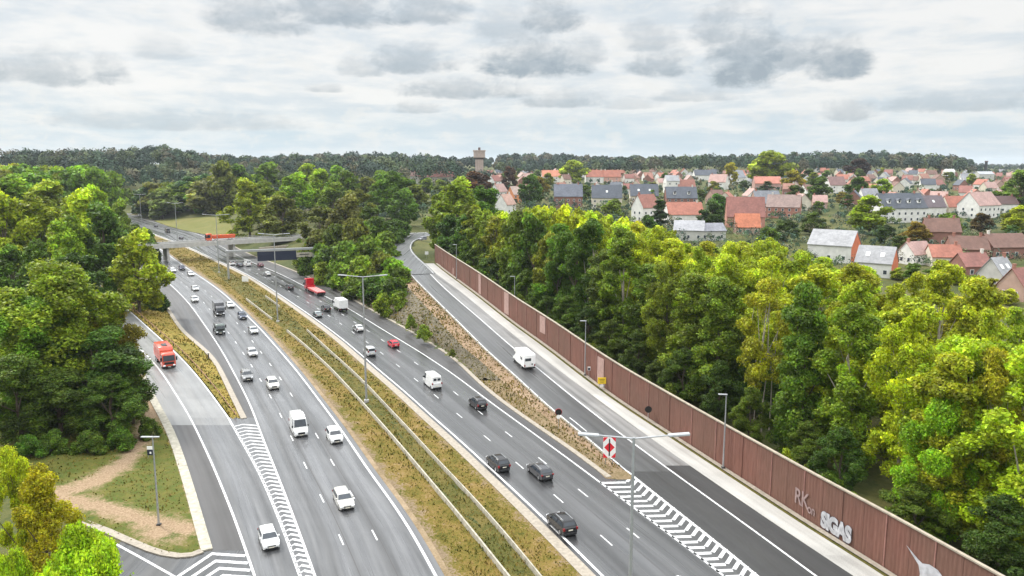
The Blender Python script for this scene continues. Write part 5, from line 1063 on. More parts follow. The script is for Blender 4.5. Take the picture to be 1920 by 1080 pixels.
def tree(px, d, ytop, w_px, pk, color, label, group, ybase=None, **k):
    x = at_dist(px, d); z = T(x, d); h = max(z_at(ytop, d) - z, 2.0) / .985; w_px = min(w_px, 1.12 * h * F / d); return tree_at(x, d, h, w_px * d / F, pk, color, label, group, z=z, **k)
G1, G2, G3, G4, G5, G6 = 'big trees left of the slip road', 'trees left of the motorway', 'trees and bushes on the bank between motorway and exit road', 'tree belt behind the red wall', 'trees among the village houses', 'woodland edge at the far bend'
# left foreground
for a in [(95, 120, 484, 260, 'nA', GRN, 'big green tree with yellowish top filling the left edge, left of the refuse truck'), (190, 124, 575, 120, 'nF', (.10, .095, .02), 'yellow-brown tinged tree right against the slip road at the left'), (30, 114, 556, 190, 'nB', MDG, 'dark green tree at the extreme left edge in front of the big yellow-topped tree'),
          (150, 116, 615, 190, 'nF', (.030, .062, .016), 'deep green tree in front, above the grassy island'), (222, 118, 640, 90, 'nE', (.045, .075, .018), 'narrow dark tree reaching over the slip road edge beside the refuse truck'), (80, 110, 690, 180, 'nA', DKG, 'darkest green tree low at the left, above the sandy track'), (0, 107, 660, 150, 'nB', DKG, 'dark tree cut by the left edge above the orange-yellow tree'), (180, 110, 700, 120, 'nE', DKG, 'low dark tree at the edge of the grassy island')]: tree(*a, G1)
tree(28, 66, 868, 140, 'nE', (.185, .170, .014), 'orange-yellow tree at the left edge below the sandy track', G1); tree(-25, 68, 830, 90, 'nB', YGR, 'yellow-green tree cut by the left picture edge', G1)
tree(95, 50, 985, 215, 'nL', (.165, .225, .018), 'bright lime green tree in the bottom left corner', G1); tree(-40, 52, 1020, 130, 'nL', (.16, .22, .016), 'lime tree mostly outside the bottom left corner', G1)
for i, (px, d, w_) in enumerate([(60, 104, 60), (130, 105, 65), (195, 107, 60), (250, 112, 44), (15, 102, 60)]): x = at_dist(px, d); tree_at(x, d, 3.5, w_ * d / F, 'nS', DKG, 'low dark shrub at the foot of the big left trees, ' + ('left edge', 'second from left', 'middle', 'right end, near the track', 'lowest')[i], 'undergrowth of the left trees')
# left middle distance
for a in [(250, 200, 427, 112, 'mA', (.12, .17, .016), 'bright yellow-green round tree standing against the left carriageway below the bridge'), (188, 225, 377, 118, 'mA', (.036, .066, .016), 'large darker green tree behind the bright round tree'), (125, 215, 400, 90, 'mB', GRN, 'mid green tree left of the large darker one'),
          (150, 262, 352, 110, 'mA', YGR, 'yellow-green broad tree above the dark green one on the left'), (60, 235, 360, 120, 'mB', (.14, .17, .02), 'bright yellow-green tree near the left edge'), (5, 225, 352, 110, 'mA', YGR, 'bright tree cut by the left edge of the picture'),
          (95, 285, 335, 140, 'mA', (.10, .12, .025), 'olive green wide tree behind the bright left ones'), (20, 300, 325, 120, 'mA', (.07, .10, .02), 'green tree high at the left edge'), (70, 200, 445, 85, 'mB', (.06, .1, .02), 'green tree low between the bright left ones'), (15, 190, 455, 100, 'mA', (.045, .075, .018), 'dark green tree at the left edge above the big foreground tree'),
          (140, 190, 470, 90, 'mB', (.035, .065, .018), 'dark green tree below the mid green tree'), (195, 240, 440, 60, 'mC', DKG, 'dark narrow tree between the two big left ones'), (185, 195, 500, 60, 'mB', DKG, 'dark tree just above the slip road'),
          (185, 300, 345, 70, 'mA', YGR, 'yellowish tree top peeping behind the dark left tree'), (225, 330, 372, 60, 'mA', (.08, .1, .025), 'olive tree crown left of the far bend')]: tree(*a, G2)
for i, (px, d, top, w_) in enumerate([(285, 212, 548, 62), (262, 214, 555, 40), (240, 218, 556, 36), (222, 225, 545, 40)]): tree(px, d, top, w_, 'mS', (.022, .042, .014), 'dark bush on the verge between slip road and carriageway, ' + ('right end', 'second from right', 'third from right', 'left end')[i], 'dark bushes on the left verge')
tree(270, 335, 428, 46, 'mS', (.06, .09, .02), 'bush at the left end of the road bridge', G2); tree(248, 345, 418, 50, 'mB', (.05, .08, .02), 'tree beside the bridge end, above the bright round tree', G2); tree(284, 322, 446, 26, 'mS', (.05, .08, .02), 'small bush right against the left bridge end', G2)
# far woodland edge left of centre, several rows
rg = np.random.default_rng(5); wl = []
for row, (d0, n, a, b_, t0, t1) in enumerate([(610, 13, 262, 440, 350, 322), (440, 8, -20, 150, 312, 320), (520, 10, -20, 225, 300, 315), (582, 9, 276, 436, 352, 336)]):
    for i in range(n):
        px = a + (b_ - a) * (i + rg.uniform(.15, .85)) / n; d = d0 * rg.uniform(.96, 1.05); top = t0 + (t1 - t0) * i / n + rg.uniform(-6, 7); wl.append((row, i, px, d, top))
ORD = ['first', 'second', 'third', 'fourth', 'fifth', 'sixth', 'seventh', 'eighth', 'ninth', 'tenth', 'eleventh', 'twelfth', 'thirteenth', 'fourteenth', 'fifteenth', 'sixteenth', 'seventeenth', 'eighteenth', 'nineteenth', 'twentieth']
def ordn(i): return ORD[i] if i < 20 else ('twenty-' + ORD[i - 20] if i < 29 else ('thirtieth' if i == 29 else ('thirty-' + ORD[i - 30] if i < 39 else ('fortieth' if i == 39 else 'forty-' + ORD[i - 40]))))
RN = ['front row of the dark wood behind the far bend', 'nearer row of woodland at the left edge', 'back row of woodland at the left edge', 'wood edge row right behind the grassy field']
wc = [[DKG, BLU, SIV, OLV, MDG], [MDG, GRN, DKG, OLV], [MDG, DKG, (.10, .11, .02), GRN], [SIV, MDG, DKG, SIV]]
for row, i, px, d, top in wl: cnt = [0]; tree(px, d, top, rg.uniform(46, 68) * 600 / d * (1.1 if row in (1, 2) else 1), ('fA', 'fB')[int(rg.integers(2))], wc[row][int(rg.integers(len(wc[row])))], f'tree, {ordn(i)} from left, {RN[row]}', G6)
# centre
for a in [(468, 395, 333, 84, 'mA', (.13, .165, .018), 'bright yellow-green tree left of the dark olive round tree, above the bridge'), (500, 425, 336, 70, 'mB', (.10, .14, .02), 'green tree between the bright tree and the tall light one'), (530, 360, 364, 84, 'mA', (.07, .085, .03), 'rounded olive tree standing above the right end of the bridge'),
          (555, 450, 322, 76, 'mA', GRN, 'green tree behind the rounded olive tree'), (606, 470, 315, 74, 'mA', (.10, .15, .02), 'light green tall tree in the centre left'), (640, 560, 309, 60, 'fA', MDG, 'green tree high behind the light tall tree'), (655, 500, 318, 50, 'fB', DKG, 'dark tree right of the light tall tree'), (690, 520, 330, 50, 'fA', OLV, 'olive tree left of the tall green one'),
          (735, 440, 318, 72, 'mB', (.055, .095, .02), 'tall mid green tree left of the exit bend'), (600, 330, 385, 70, 'mB', (.07, .08, .025), 'brownish green tree on the bank above the bridge end'), (652, 310, 362, 80, 'mA', (.075, .075, .03), 'brown-green tree on top of the bank'), (695, 330, 385, 60, 'mB', (.045, .07, .02), 'green tree at the right of the bank top'),
          (425, 560, 300, 60, 'fA', OLV, 'grey-green wood tree above the grassy field'), (450, 600, 306, 60, 'fA', DKG, 'dark wood tree right above the grassy field'), (505, 620, 303, 60, 'fB', MDG, 'green wood tree behind the bright one'), (770, 560, 335, 45, 'fA', DKG, 'dark tree left of the big crown by the exit bend'), (715, 640, 318, 46, 'fA', MDG, 'small green tree in front of the far red-roofed school'), (580, 640, 306, 52, 'fB', GRN, 'light green tree far behind the centre'), (755, 400, 352, 60, 'mA', (.05, .08, .02), 'bushy green tree right of the tall mid green one'), (782, 500, 345, 46, 'fA', OLV, 'olive tree left of the big clump by the exit bend'), (745, 600, 322, 44, 'fB', DKG, 'dark tree behind the tall mid green one'), (800, 640, 333, 40, 'fA', MDG, 'green tree in front of the far pale low building'), (830, 620, 336, 44, 'fA', (.06, .08, .02), 'green tree below the far school'), (870, 640, 330, 40, 'fB', OLV, 'olive tree left of the purple beech'), (672, 420, 352, 56, 'mB', (.08, .11, .02), 'light olive tree behind the bank top'), (625, 400, 350, 60, 'mA', (.06, .09, .02), 'green tree between bank top and light tall tree'), (710, 470, 340, 56, 'mA', DKG, 'dark tree behind the bank, left of the tall one')]: tree(*a, G3)
bank_s = [(560, 345, 446, 56), (540, 362, 450, 40), (584, 322, 442, 54), (515, 385, 446, 40), (566, 300, 468, 44), (600, 285, 455, 50), (596, 300, 432, 60), (630, 290, 418, 64), (668, 285, 410, 62), (702, 300, 405, 60), (730, 330, 412, 52), (612, 275, 462, 56), (650, 262, 450, 64), (690, 262, 440, 66), (722, 285, 432, 56), (640, 250, 492, 60), (680, 243, 478, 60), (712, 236, 470, 56), (735, 232, 482, 58), (665, 232, 522, 52), (700, 222, 512, 54), (735, 214, 518, 54), (748, 228, 500, 40), (600, 262, 490, 40), (570, 285, 470, 40), (745, 205, 545, 36), (715, 205, 548, 34), (750, 355, 412, 40), (620, 258, 508, 44), (655, 236, 540, 40)]
bc_ = [(.042, .07, .016), (.055, .085, .018), (.06, .06, .02), (.034, .058, .016), (.075, .11, .018)]
for i, (px, d, top, w_) in enumerate(sorted(bank_s)): tree(px, d, top, w_, 'mS', (.085, .13, .018) if px == 735 and d == 232 else bc_[(i * 7) % 5], f'leafy bush on the bank right of the motorway, {ordn(i)} from the left', G3)
for px, d, top, w_, c_, lab in [(795, 160, 603, 42, (.09, .13, .03), 'bright green shrub on the stony slope'), (770, 166, 597, 30, (.10, .11, .03), 'smaller yellowish shrub left on the stony slope'), (848, 147, 650, 22, (.06, .07, .02), 'small dark shrub on the dry slope')]:
    q = W(px, {795: 632, 770: 612, 848: 664}[px], 1.6); tree_at(q[0], q[1], (3.6 if px != 848 else 1.7), .72 * w_ * q[1] / F, 'nS', c_, lab, G3, z=1.2)
for a in [(832, 305, 352, 76, 'mA', (.075, .12, .018), 'green tree left half of the big clump at the top of the exit road'), (858, 285, 330, 100, 'mA', (.09, .135, .018), 'bright topped big tree at the far end of the red wall'), (905, 300, 345, 80, 'mB', (.05, .085, .018), 'dark green tree right of the big bright-topped one'), (850, 272, 400, 80, 'mB', (.035, .065, .016), 'dark lower tree beside the exit bend'), (880, 265, 395, 90, 'mA', (.03, .058, .016), 'dark green tree low behind the far end of the red wall')]: tree(*a, G4)
# belt behind the wall
SKY = ([860, 900, 945, 985, 1040, 1100, 1180, 1225, 1280, 1340, 1400, 1470, 1550, 1650, 1700, 1760, 1830, 1890, 1930, 2100], [350, 385, 395, 385, 375, 384, 408, 408, 446, 448, 440, 440, 478, 492, 500, 478, 480, 505, 600, 640])
belt = []
rg = np.random.default_rng(21)
for row, (t, stp, h0, h1) in enumerate([(3.9, 3.8, 2.6, 5.2), (6.8, 9.5, 6, 11), (11.5, 8.2, 20, 26), (21, 9, 22, 28), (32, 10.5, 23, 28), (45, 12.5, 22, 27), (62, 14, 12, 18)]):
    d = 4.0
    while d < WLEN + (0 if row < 2 else 10):
        p, tt, n = wp(min(d + rg.uniform(-1.5, 1.5), WLEN - .1)); ex = max(0, d - WLEN); q = p - n * (t + rg.uniform(-1.3, 1.3) * (1 if row else .3)) - np.array((0, ex, 0)); d += stp * rg.uniform(.85, 1.15)
        x, y = float(q[0]), float(q[1]); px = CX + F * x / y
        if y < 62 or px > 2080 or px < 840: continue
        belt.append([row, px, x, y, rg.uniform(h0, h1)])
cols_b = [[(.032, .052, .013), (.045, .07, .014), (.028, .046, .014), (.065, .085, .016)], [(.036, .06, .013), (.028, .05, .013), (.05, .075, .014)], [(.055, .088, .015), (.075, .11, .016), (.045, .075, .015), (.095, .118, .017)], [(.13, .165, .018), (.16, .19, .018), (.095, .14, .018), (.18, .20, .02)], [(.15, .18, .018), (.12, .155, .02), (.19, .21, .02)], [(.14, .17, .02), (.11, .15, .02)], [(.05, .085, .02), (.085, .12, .02), (.04, .068, .018)], [(.05, .085, .02), (.075, .11, .02), (.04, .065, .018)]]  # front rows coloured darker, standing in for the shade low in the belt
RB = ['undergrowth right behind the red wall', 'low front trees behind the red wall', 'middle row of the belt behind the red wall', 'main row of the belt behind the red wall', 'rear row of the belt behind the red wall', 'last tall row of the belt', 'low trees between belt and houses']
belt.sort(key=lambda b_: (b_[0], b_[1])); cnt = {}
for row, px, x, y, h in belt:
    i = cnt.get(row, 0); cnt[row] = i + 1; z = T(x, y); cap = z_at(float(np.interp(px, *SKY)) + rg.uniform(0, 14), y) - z; h = min(h, cap) if row > 1 else min(h, cap * .8)
    if h < 1.5: continue
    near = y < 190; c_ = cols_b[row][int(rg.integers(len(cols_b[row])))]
    if row <= 0: pk = ('nS' if rg.random() < .6 else 'nT') if near else 'mS'; w_ = rg.uniform(3.4, 4.8)
    elif row == 1: pk = 'nE' if near else 'mB'; w_ = rg.uniform(5, 7.5)
    else:
        pk = ['nC', 'nG', 'nG', 'nH', 'nF', 'nH'][int(rg.integers(6))] if near else ['mA', 'mB', 'mG', 'mG'][int(rg.integers(4))]; w_ = rg.uniform(8.5, 11.5) if pk not in ('nC', 'mC') else rg.uniform(7, 9)
        if row in (2, 3) and 1395 < px < 1500 and near: pk = 'nD'; w_ = 8.5; c_ = (.16, .185, .02); h = max(h, 19)
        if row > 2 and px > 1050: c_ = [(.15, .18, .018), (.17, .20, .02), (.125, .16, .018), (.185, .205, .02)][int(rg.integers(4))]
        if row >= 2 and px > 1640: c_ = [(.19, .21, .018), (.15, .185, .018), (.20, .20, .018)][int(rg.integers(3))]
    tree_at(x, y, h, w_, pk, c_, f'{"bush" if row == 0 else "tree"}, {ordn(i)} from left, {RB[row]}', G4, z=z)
tree(1845, 84, 625, 210, 'nF', (.135, .185, .018), 'bright lime green tree at the right, in front of the yellowish ones', G4); tree(1805, 80, 735, 150, 'nA', (.12, .19, .016), 'fresh green lower tree at the right edge of the belt', G4); tree(1900, 80, 650, 120, 'nD', (.20, .19, .02), 'yellow-green thin crowned tree with visible stems at the right edge', G4)
for i, (px, d) in enumerate([(1385, 124), (1410, 121), (1440, 122), (1465, 116), (1425, 130), (1480, 122)]): x = at_dist(px, d); tree_at(x, d, 6.5 + i % 3, 5.5, 'nT', (.04, .066, .015), f'bushy sapling under the bare pale stems, {ordn(sorted([1385, 1410, 1440, 1465, 1425, 1480]).index(px))} from left', G4)
for i, (px, d, top, w_) in enumerate([(1690, 222, 500, 60), (1725, 215, 492, 66), (1762, 222, 496, 60), (1800, 214, 500, 66), (1838, 205, 514, 70), (1872, 200, 520, 60), (1712, 240, 492, 44), (1850, 232, 500, 50), (1905, 190, 540, 70), (1660, 230, 506, 44)]): tree(px, d, top, w_, ('mA', 'mB')[i % 2], [(.12, .15, .02), (.06, .10, .02), (.16, .18, .02)][i % 3], f'round tree in front of the right-hand row houses, {ordn(sorted([1690, 1725, 1762, 1800, 1838, 1872, 1712, 1850, 1905, 1660]).index(px))} from left', G4)
tree(1500, 92, 838, 46, 'nT', (.14, .17, .018), 'yellowish shrub on top of the red wall line', G4)
# ------------------------------------------------------------------ village
WMESH = {}
def win_me(w_, h_):
    k = (round(w_, 2), round(h_, 2))
    if k not in WMESH: WMESH[k] = (MB().box(-w_ / 2, w_ / 2, -.05, .05, 0, h_).me('window', MT['white']), MB().box(-w_ / 2 + .1, w_ / 2 - .1, -.075, -.051, .1, h_ - .1).me('pane', MT['pane']))
    return WMESH[k]
def house(name, label, x, y, z, L, S, H, eave, wall_c, roof_c, yaw, group=None, chim=1, dormers=0, skylights=0, small=False, cat='house', gable_c=None, hip=0.0, nwin=None):
    """ridge along local x; L long, S span, H ridge height, eave wall height; faces -y before yaw"""
    r = empty(name, (x, y, z), yaw); tag(r, label, cat, group)
    v = [(sx * L / 2, sy * S / 2, zz) for sx in (-1, 1) for sy, zz in ((-1, -1.5), (1, -1.5), (1, eave), (-1, eave))]; v += [(-L / 2 + hip, 0, H - .12), (L / 2 - hip, 0, H - .12)]
    f = [(0, 3, 8, 2, 1), (4, 5, 6, 9, 7), (0, 4, 7, 3), (1, 2, 6, 5), (3, 7, 9, 8), (2, 8, 9, 6)]
    if hip: f = [(0, 3, 2, 1), (3, 8, 2), (4, 5, 6, 7), (7, 6, 9), (0, 4, 7, 3), (1, 2, 6, 5), (3, 7, 9, 8), (2, 8, 9, 6)]
    MB().add(v, f).ob('wall', MT['wall'], r, wall_c, fixn=True)
    if gable_c:
        for sx in (1,): MB().add([(sx * (L / 2 + o), y_, z_) for o in (.01, .04) for y_, z_ in ((-S / 2, -1), (S / 2, -1), (S / 2, eave - .1), (0, H - .25), (-S / 2, eave - .1))], [(0, 1, 2, 3, 4), (9, 8, 7, 6, 5)] + [(i, (i + 1) % 5, 5 + (i + 1) % 5, 5 + i) for i in range(5)]).ob('gable', MT['wall'], r, gable_c, fixn=True)
    oh, og, th = .35, .22, .2; k = (H - eave) / (S / 2); v = []
    for sy in (-1, 1):
        for dz in (0, th):
            ex, ey, ez = L / 2 + og, S / 2 + oh, eave - oh * k
            v += [(-ex, sy * ey, ez + dz), (ex, sy * ey, ez + dz), (ex - hip, 0, H + dz), (-ex + hip, 0, H + dz)]
    mb = MB().add(v, [(4, 5, 6, 7), (3, 2, 1, 0), (0, 1, 5, 4), (1, 2, 6, 5), (3, 0, 4, 7), (15, 14, 13, 12), (8, 9, 10, 11), (12, 13, 9, 8), (13, 14, 10, 9), (8, 11, 15, 12)])
    if hip:
        b0 = 16; ex, ey, ez = L / 2 + og, S / 2 + oh, eave - oh * k
        for sx in (-1, 1): mb.add([(sx * ex, -ey, ez + th), (sx * ex, ey, ez + th), (sx * (ex - hip), 0, H + th)], [(0, 1, 2)])
    ro = mb.ob('roof', MT['roof'], r, roof_c, fixn=True)
    for i in range(chim): cx_ = (-.36 + .72 * i / max(1, chim - 1)) * L if chim > 1 else random.choice((-.4, .38)) * L; MB().box(cx_ - .35, cx_ + .35, -.3, .3, H - .6, H + 1.05).box(cx_ - .42, cx_ + .42, -.37, .37, H + 1.052, H + 1.2).ob('chimney', MT['wall'], ro, (.34, .16, .12) if random.random() < .6 else (.6, .57, .52))
    # windows on the two sides that look towards the camera
    to = Vector((-x, -y, 0)).normalized(); cy, sy_ = math.cos(yaw), math.sin(yaw)
    def facing(lx, ly): return (cy * lx - sy_ * ly) * to.x + (sy_ * lx + cy * ly) * to.y
    ww, hh = (1.15, 1.35) if not small else (1.3, 1.3)
    def wins(n, length, place, rot, floors):
        wm, pm = win_me(ww, hh)
        for fl in range(floors):
            for i in range(n):
                t = (-.5 + (i + .5) / n) * length; p = place(t, .9 + 2.75 * fl); o = ob('window', wm, r, p); o.rotation_euler = (0, 0, rot); pp = ob('pane', pm, o)
    fl = max(1, int((eave - .3) / 2.7)); nx = nwin or (max(2, int(L / 3.0)) if not small else 2)
    if facing(0, -1) > .15: wins(nx, L, lambda t, zz: (t, -S / 2 - .01, zz), 0, fl)
    if facing(0, 1) > .15: wins(nx, L, lambda t, zz: (t, S / 2 + .01, zz), math.pi, fl)
    if gable_c is None:
        if facing(1, 0) > .3: wins(2 if not small else 1, S * .8, lambda t, zz: (L / 2 + .01, t, zz), math.pi / 2, fl + (0 if small else 0))
        if facing(-1, 0) > .3: wins(2 if not small else 1, S * .8, lambda t, zz: (-L / 2 - .01, t, zz), -math.pi / 2, fl)
    sd = -1 if facing(0, -1) > 0 else 1
    for i in range(dormers):
        t = (-.5 + (i + .5) / dormers) * L * .92; yy = sd * S * .30; zz = H - k * S * .30
        d = MB().add([(t + a, yy + sd * b_, zz + c_) for a in (-.75, .75) for b_, c_ in ((1.0, -.55), (1.0, .95), (-1.0, .95), (-1.0, 0))], [(0, 1, 2, 3), (7, 6, 5, 4)] + [(i_, i_ + 4, (i_ + 1) % 4 + 4, (i_ + 1) % 4) for i_ in range(4)]).ob('dormer', MT['wall'], ro, (.72, .72, .70), fixn=True)
        MB().add([(t + a, yy + sd * b_, zz + c_) for a, c_ in ((-1.0, .9), (1.0, .9), (0, 1.75)) for b_ in (1.25, -1.6)], [(0, 4, 2), (1, 3, 5), (0, 1, 5, 4), (2, 4, 5, 3), (0, 2, 3, 1)]).ob('dormer_roof', MT['roof'], d, roof_c, fixn=True); MB().box(t - .45, t + .45, yy + sd * 1.0 - .03, yy + sd * 1.0 + .03, zz - .2, zz + .75).ob('pane', MT['pane'], d)
    for i in range(skylights):
        t = (-.5 + (i + .5) / skylights) * L * .8; yy = sd * S * .27; zz = H + th - k * S * .27; nrm = Vector((0, sd * k, 1)).normalized(); u_ = Vector((1, 0, 0)); w_ = nrm.cross(u_)
        MB().obox(Vector((t, yy, zz)), u_, w_, nrm, .55, .7, .05).ob('skylight', MT['white'], ro); 
    return r
def hsize(px0, px1, yt, yb, d=None):
    pc = (px0 + px1) / 2; x, y = hit(pc, yb) if d is None else (at_dist(pc, d), d); z = T(x, y) if d is None else z_at(yb, d); return x, y, z, (px1 - px0) * y / F, (yb - yt) * y / F
ORR, RDR, BRR, SLT, GRYR, PNK, DKR = (.34, .13, .088), (.25, .105, .085), (.17, .092, .070), (.085, .095, .115), (.30, .30, .31), (.38, .24, .21), (.10, .055, .05)
WHT, CRM, BRK, PBR, GYW, ORB = (.66, .65, .62), (.56, .51, .42), (.24, .125, .10), (.40, .27, .22), (.46, .45, .42), (.55, .17, .09)
# (label, px0, px1, ytop, ybase, eave fraction, wall, roof, yaw deg, options) - 'g' in options: gable towards the camera
HS = [('large pale house with grey roof and bright orange gable end', 1524, 1626, 434, 492, .56, WHT, GRYR, -38, dict(gable_c=ORB, chim=0, nwin=3)),
      ('second orange gabled house, pale roof with skylights, half behind trees', 1612, 1695, 464, 520, .5, WHT, GRYR, -38, dict(gable_c=ORB, chim=0, skylights=2)),
      ('house with pale pinkish roof right of the orange gables', 1695, 1755, 456, 498, .5, WHT, PNK, 20, {}), ('low house with bright red roof behind the yellow belt tree', 1748, 1808, 466, 502, .5, CRM, ORR, -6, {}),
      ('brick house with brown roof between the rounded trees', 1738, 1806, 411, 462, .55, BRK, BRR, -12, dict(chim=2)), ('long row house with brown red roof and gabled front', 1786, 1858, 446, 490, .5, BRK, BRR, -8, dict(chim=2)), ('row house with brown red roof at the right edge', 1850, 1935, 441, 486, .5, BRK, BRR, 8, dict(chim=1)),
      ('house with smooth grey roof and two skylights at the right', 1852, 1912, 486, 540, .42, GYW, GRYR, 28, dict(skylights=2)), ('red roofed house cut by the right edge above the belt', 1895, 1955, 506, 566, .45, PBR, RDR, 24, {}), ('brick house behind the grey roof with two skylights', 1800, 1862, 478, 520, .5, BRK, RDR, 8, {}),
      ('big white house with slate roof and a row of white dormers', 1642, 1742, 357, 418, .52, WHT, SLT, 12, dict(dormers=4, chim=2)), ('white house with dark slate roof next to the dormered one', 1724, 1776, 368, 408, .5, WHT, (.14, .11, .12), 12, dict(skylights=1)), ('house with vivid red orange roof among the white ones at the right', 1772, 1820, 369, 406, .5, CRM, ORR, 8, {}),
      ('white house with dusty pink roof and gable at the right', 1808, 1884, 362, 410, .52, WHT, PNK, 26, {}), ('small house with dark roof left of the pink roofed one at the far right', 1866, 1910, 370, 400, .55, WHT, DKR, 6, {}),
      ('big brick house with steep red roof at the village edge', 1364, 1440, 366, 428, .38, (.44, .22, .17), RDR, -10, dict(chim=0, nwin=4)), ('house with grey slate roof behind the big red brick house', 1412, 1466, 360, 404, .5, PBR, (.20, .21, .23), 8, {}), ('brick house with gabled wing right of the grey slate roof', 1440, 1512, 367, 410, .5, (.36, .17, .13), (.24, .17, .15), -24, dict(chim=2)),
      ('low annex with bright orange roof in front of the big brick house', 1380, 1428, 402, 440, .4, PBR, (.50, .17, .09), -6, dict(chim=0)), ('long white house with bright orange roof left of the dark round tree', 1250, 1320, 382, 424, .5, WHT, ORR, 4, dict(chim=1)), ('white gabled house with brown and red roof beside the dark conical tree', 1186, 1238, 366, 416, .55, WHT, (.28, .12, .09), 34, {}),
      ('pale house with slate roof at left of a matching pair', 1110, 1168, 346, 392, .48, CRM, SLT, -4, dict(skylights=1)), ('pale house with slate roof and two skylights at right of a matching pair', 1182, 1236, 347, 388, .5, CRM, SLT, -4, dict(skylights=2)), ('brick house with grey slate roof left of the pale pair', 1039, 1093, 346, 390, .5, BRK, (.13, .14, .17), -2, dict(chim=2)),
      ('house with slate roof and dark dormer in the village centre', 1250, 1308, 352, 390, .48, BRK, SLT, -2, dict(dormers=2)), ('tall narrow white house with grey roof in the village centre', 1246, 1274, 329, 362, .7, WHT, (.34, .34, .35), 10, {}), ('house with rust brown roof beside the tall narrow white one', 1270, 1304, 338, 362, .5, PBR, (.26, .11, .08), 4, {}),
      ('white gabled house on the street right of the purple tree, lowest of the row', 928, 968, 366, 402, .5, WHT, (.45, .28, .22), 62, {}), ('white house with reddish roof in the street row right of the purple tree', 918, 952, 346, 376, .55, WHT, PNK, 60, {}), ('white house at the top of the street row right of the purple tree', 914, 940, 330, 352, .55, WHT, RDR, 55, {}),
      ('house with orange side wall beside the white gabled houses', 950, 978, 350, 382, .55, (.6, .25, .12), (.4, .3, .26), 40, {}), ('far school building with red roof and pale front left of the water tower', 784, 852, 312, 345, .5, CRM, RDR, 4, dict(chim=2)), ('pale low building left of the far red-roofed school', 768, 800, 322, 345, .6, WHT, PNK, 4, {}),
      ('far house with orange roof on the skyline right of the green round tree', 1016, 1052, 320, 342, .5, WHT, (.5, .2, .12), 2, {}), ('far row house with red roof under the wood, left one of two', 1098, 1132, 320, 344, .5, WHT, ORR, 2, {}), ('far row house with red roof and dark front under the wood, right one of two', 1132, 1164, 320, 344, .5, (.5, .3, .25), ORR, 2, {}),
      ('long far house with slate roof left of the yellow tree', 1302, 1344, 319, 338, .5, WHT, SLT, 2, {}), ('long pinkish house with red roof below the big yellow-green tree', 1416, 1466, 332, 356, .5, PNK, (.45, .18, .13), -4, {}), ('white house with steep grey roof below the yellow tree', 1368, 1400, 320, 346, .5, WHT, (.26, .27, .30), 30, {}), ('pale house with pink roof left of the steep grey roof', 1330, 1370, 328, 356, .5, WHT, PNK, -30, {}),
      ('white house with brown roof among the dark trees right of centre', 1550, 1588, 332, 362, .5, WHT, (.22, .13, .12), 12, {}), ('grey flat looking shed roofs below the orange roofed white house', 1264, 1328, 416, 452, .55, GYW, (.34, .34, .36), -16, dict(chim=0)), ('low grey roofed shed right of the grey shed roofs', 1306, 1362, 424, 452, .6, GYW, (.24, .24, .27), 10, dict(chim=0)),
      ('low factory building under the black chimney', 1834, 1864, 322, 338, .7, GYW, (.35, .36, .38), 4, dict(chim=0)), ('white cube shaped far building at the right', 1772, 1790, 318, 338, .8, WHT, WHT, 4, dict(chim=0))]
RECT = []
for lab, x0, x1, yt, yb, ef, wc_, rc, yaw, opt in HS:
    x, y, z, w_, h = hsize(x0, x1, yt, yb); ya = math.radians(yaw); S = min(max(w_ * .62, 7.0), 11.5); L = max((w_ - S * abs(math.sin(ya))) / max(math.cos(ya), .5), 6.5); h = min(max(h, 6.5), 13.5)
    house('house' if 'school' not in lab and 'shed' not in lab and 'factory' not in lab else ('school' if 'school' in lab else ('shed' if 'shed' in lab else 'factory')), lab, x, y + S * .5, z, L, S, h, h * ef, wc_, rc, ya, small=(x1 - x0) < 45, cat='house' if 'factory' not in lab and 'school' not in lab else 'building', **opt); RECT.append((x0, x1, yt, yb))
# the many smaller houses in between
HX0 = np.array([o.location[:2] for o in bpy.data.objects if o.parent is None and o.name.split('.')[0] in ('house', 'school', 'shed', 'factory')])
rg = np.random.default_rng(77); inf = []
for row, (a, b_, n, yb, spr) in enumerate([(905, 1905, 49, 331.5, 3.5), (925, 1905, 49, 338, 4), (925, 1905, 49, 347, 4.5), (985, 1905, 46, 360, 7), (1330, 1905, 26, 384, 12)]):
    for i in range(n):
        px = a + (b_ - a) * (i + rg.uniform(.2, .8)) / n; py = yb + rg.uniform(-spr, spr); x, y = hit(px, py); w_ = rg.uniform(7, 11); hp = 8.5 * F / y; wp_ = w_ * F / y
        if np.hypot(HX0[:, 0] - x, HX0[:, 1] - y).min() < 13 or (inf and min(math.hypot(q[2] - x, q[3] - y) for q in inf) < 10.5): continue
        if any(px + wp_ / 2 > r0 and px - wp_ / 2 < r1 and py - hp < b0 - 2 and py > b0 - 3 for r0, r1, t0, b0 in RECT): continue
        inf.append((row, px, x, y, w_))
cnt = {}
RVN = ['farthest row of village houses', 'second farthest row of houses', 'third farthest row of houses', 'middle row of village houses', 'nearest row of small houses']
RC = [(ORR, 'orange'), (RDR, 'red'), (BRR, 'brown'), (SLT, 'slate'), (PNK, 'pinkish'), ((.30, .15, .11), 'rust red'), ((.22, .22, .24), 'grey')]; WC = [(WHT, 'white'), (WHT, 'white'), (CRM, 'cream'), (BRK, 'brick'), (PBR, 'pale brick')]
inf.sort(key=lambda q: (q[0], q[1]))
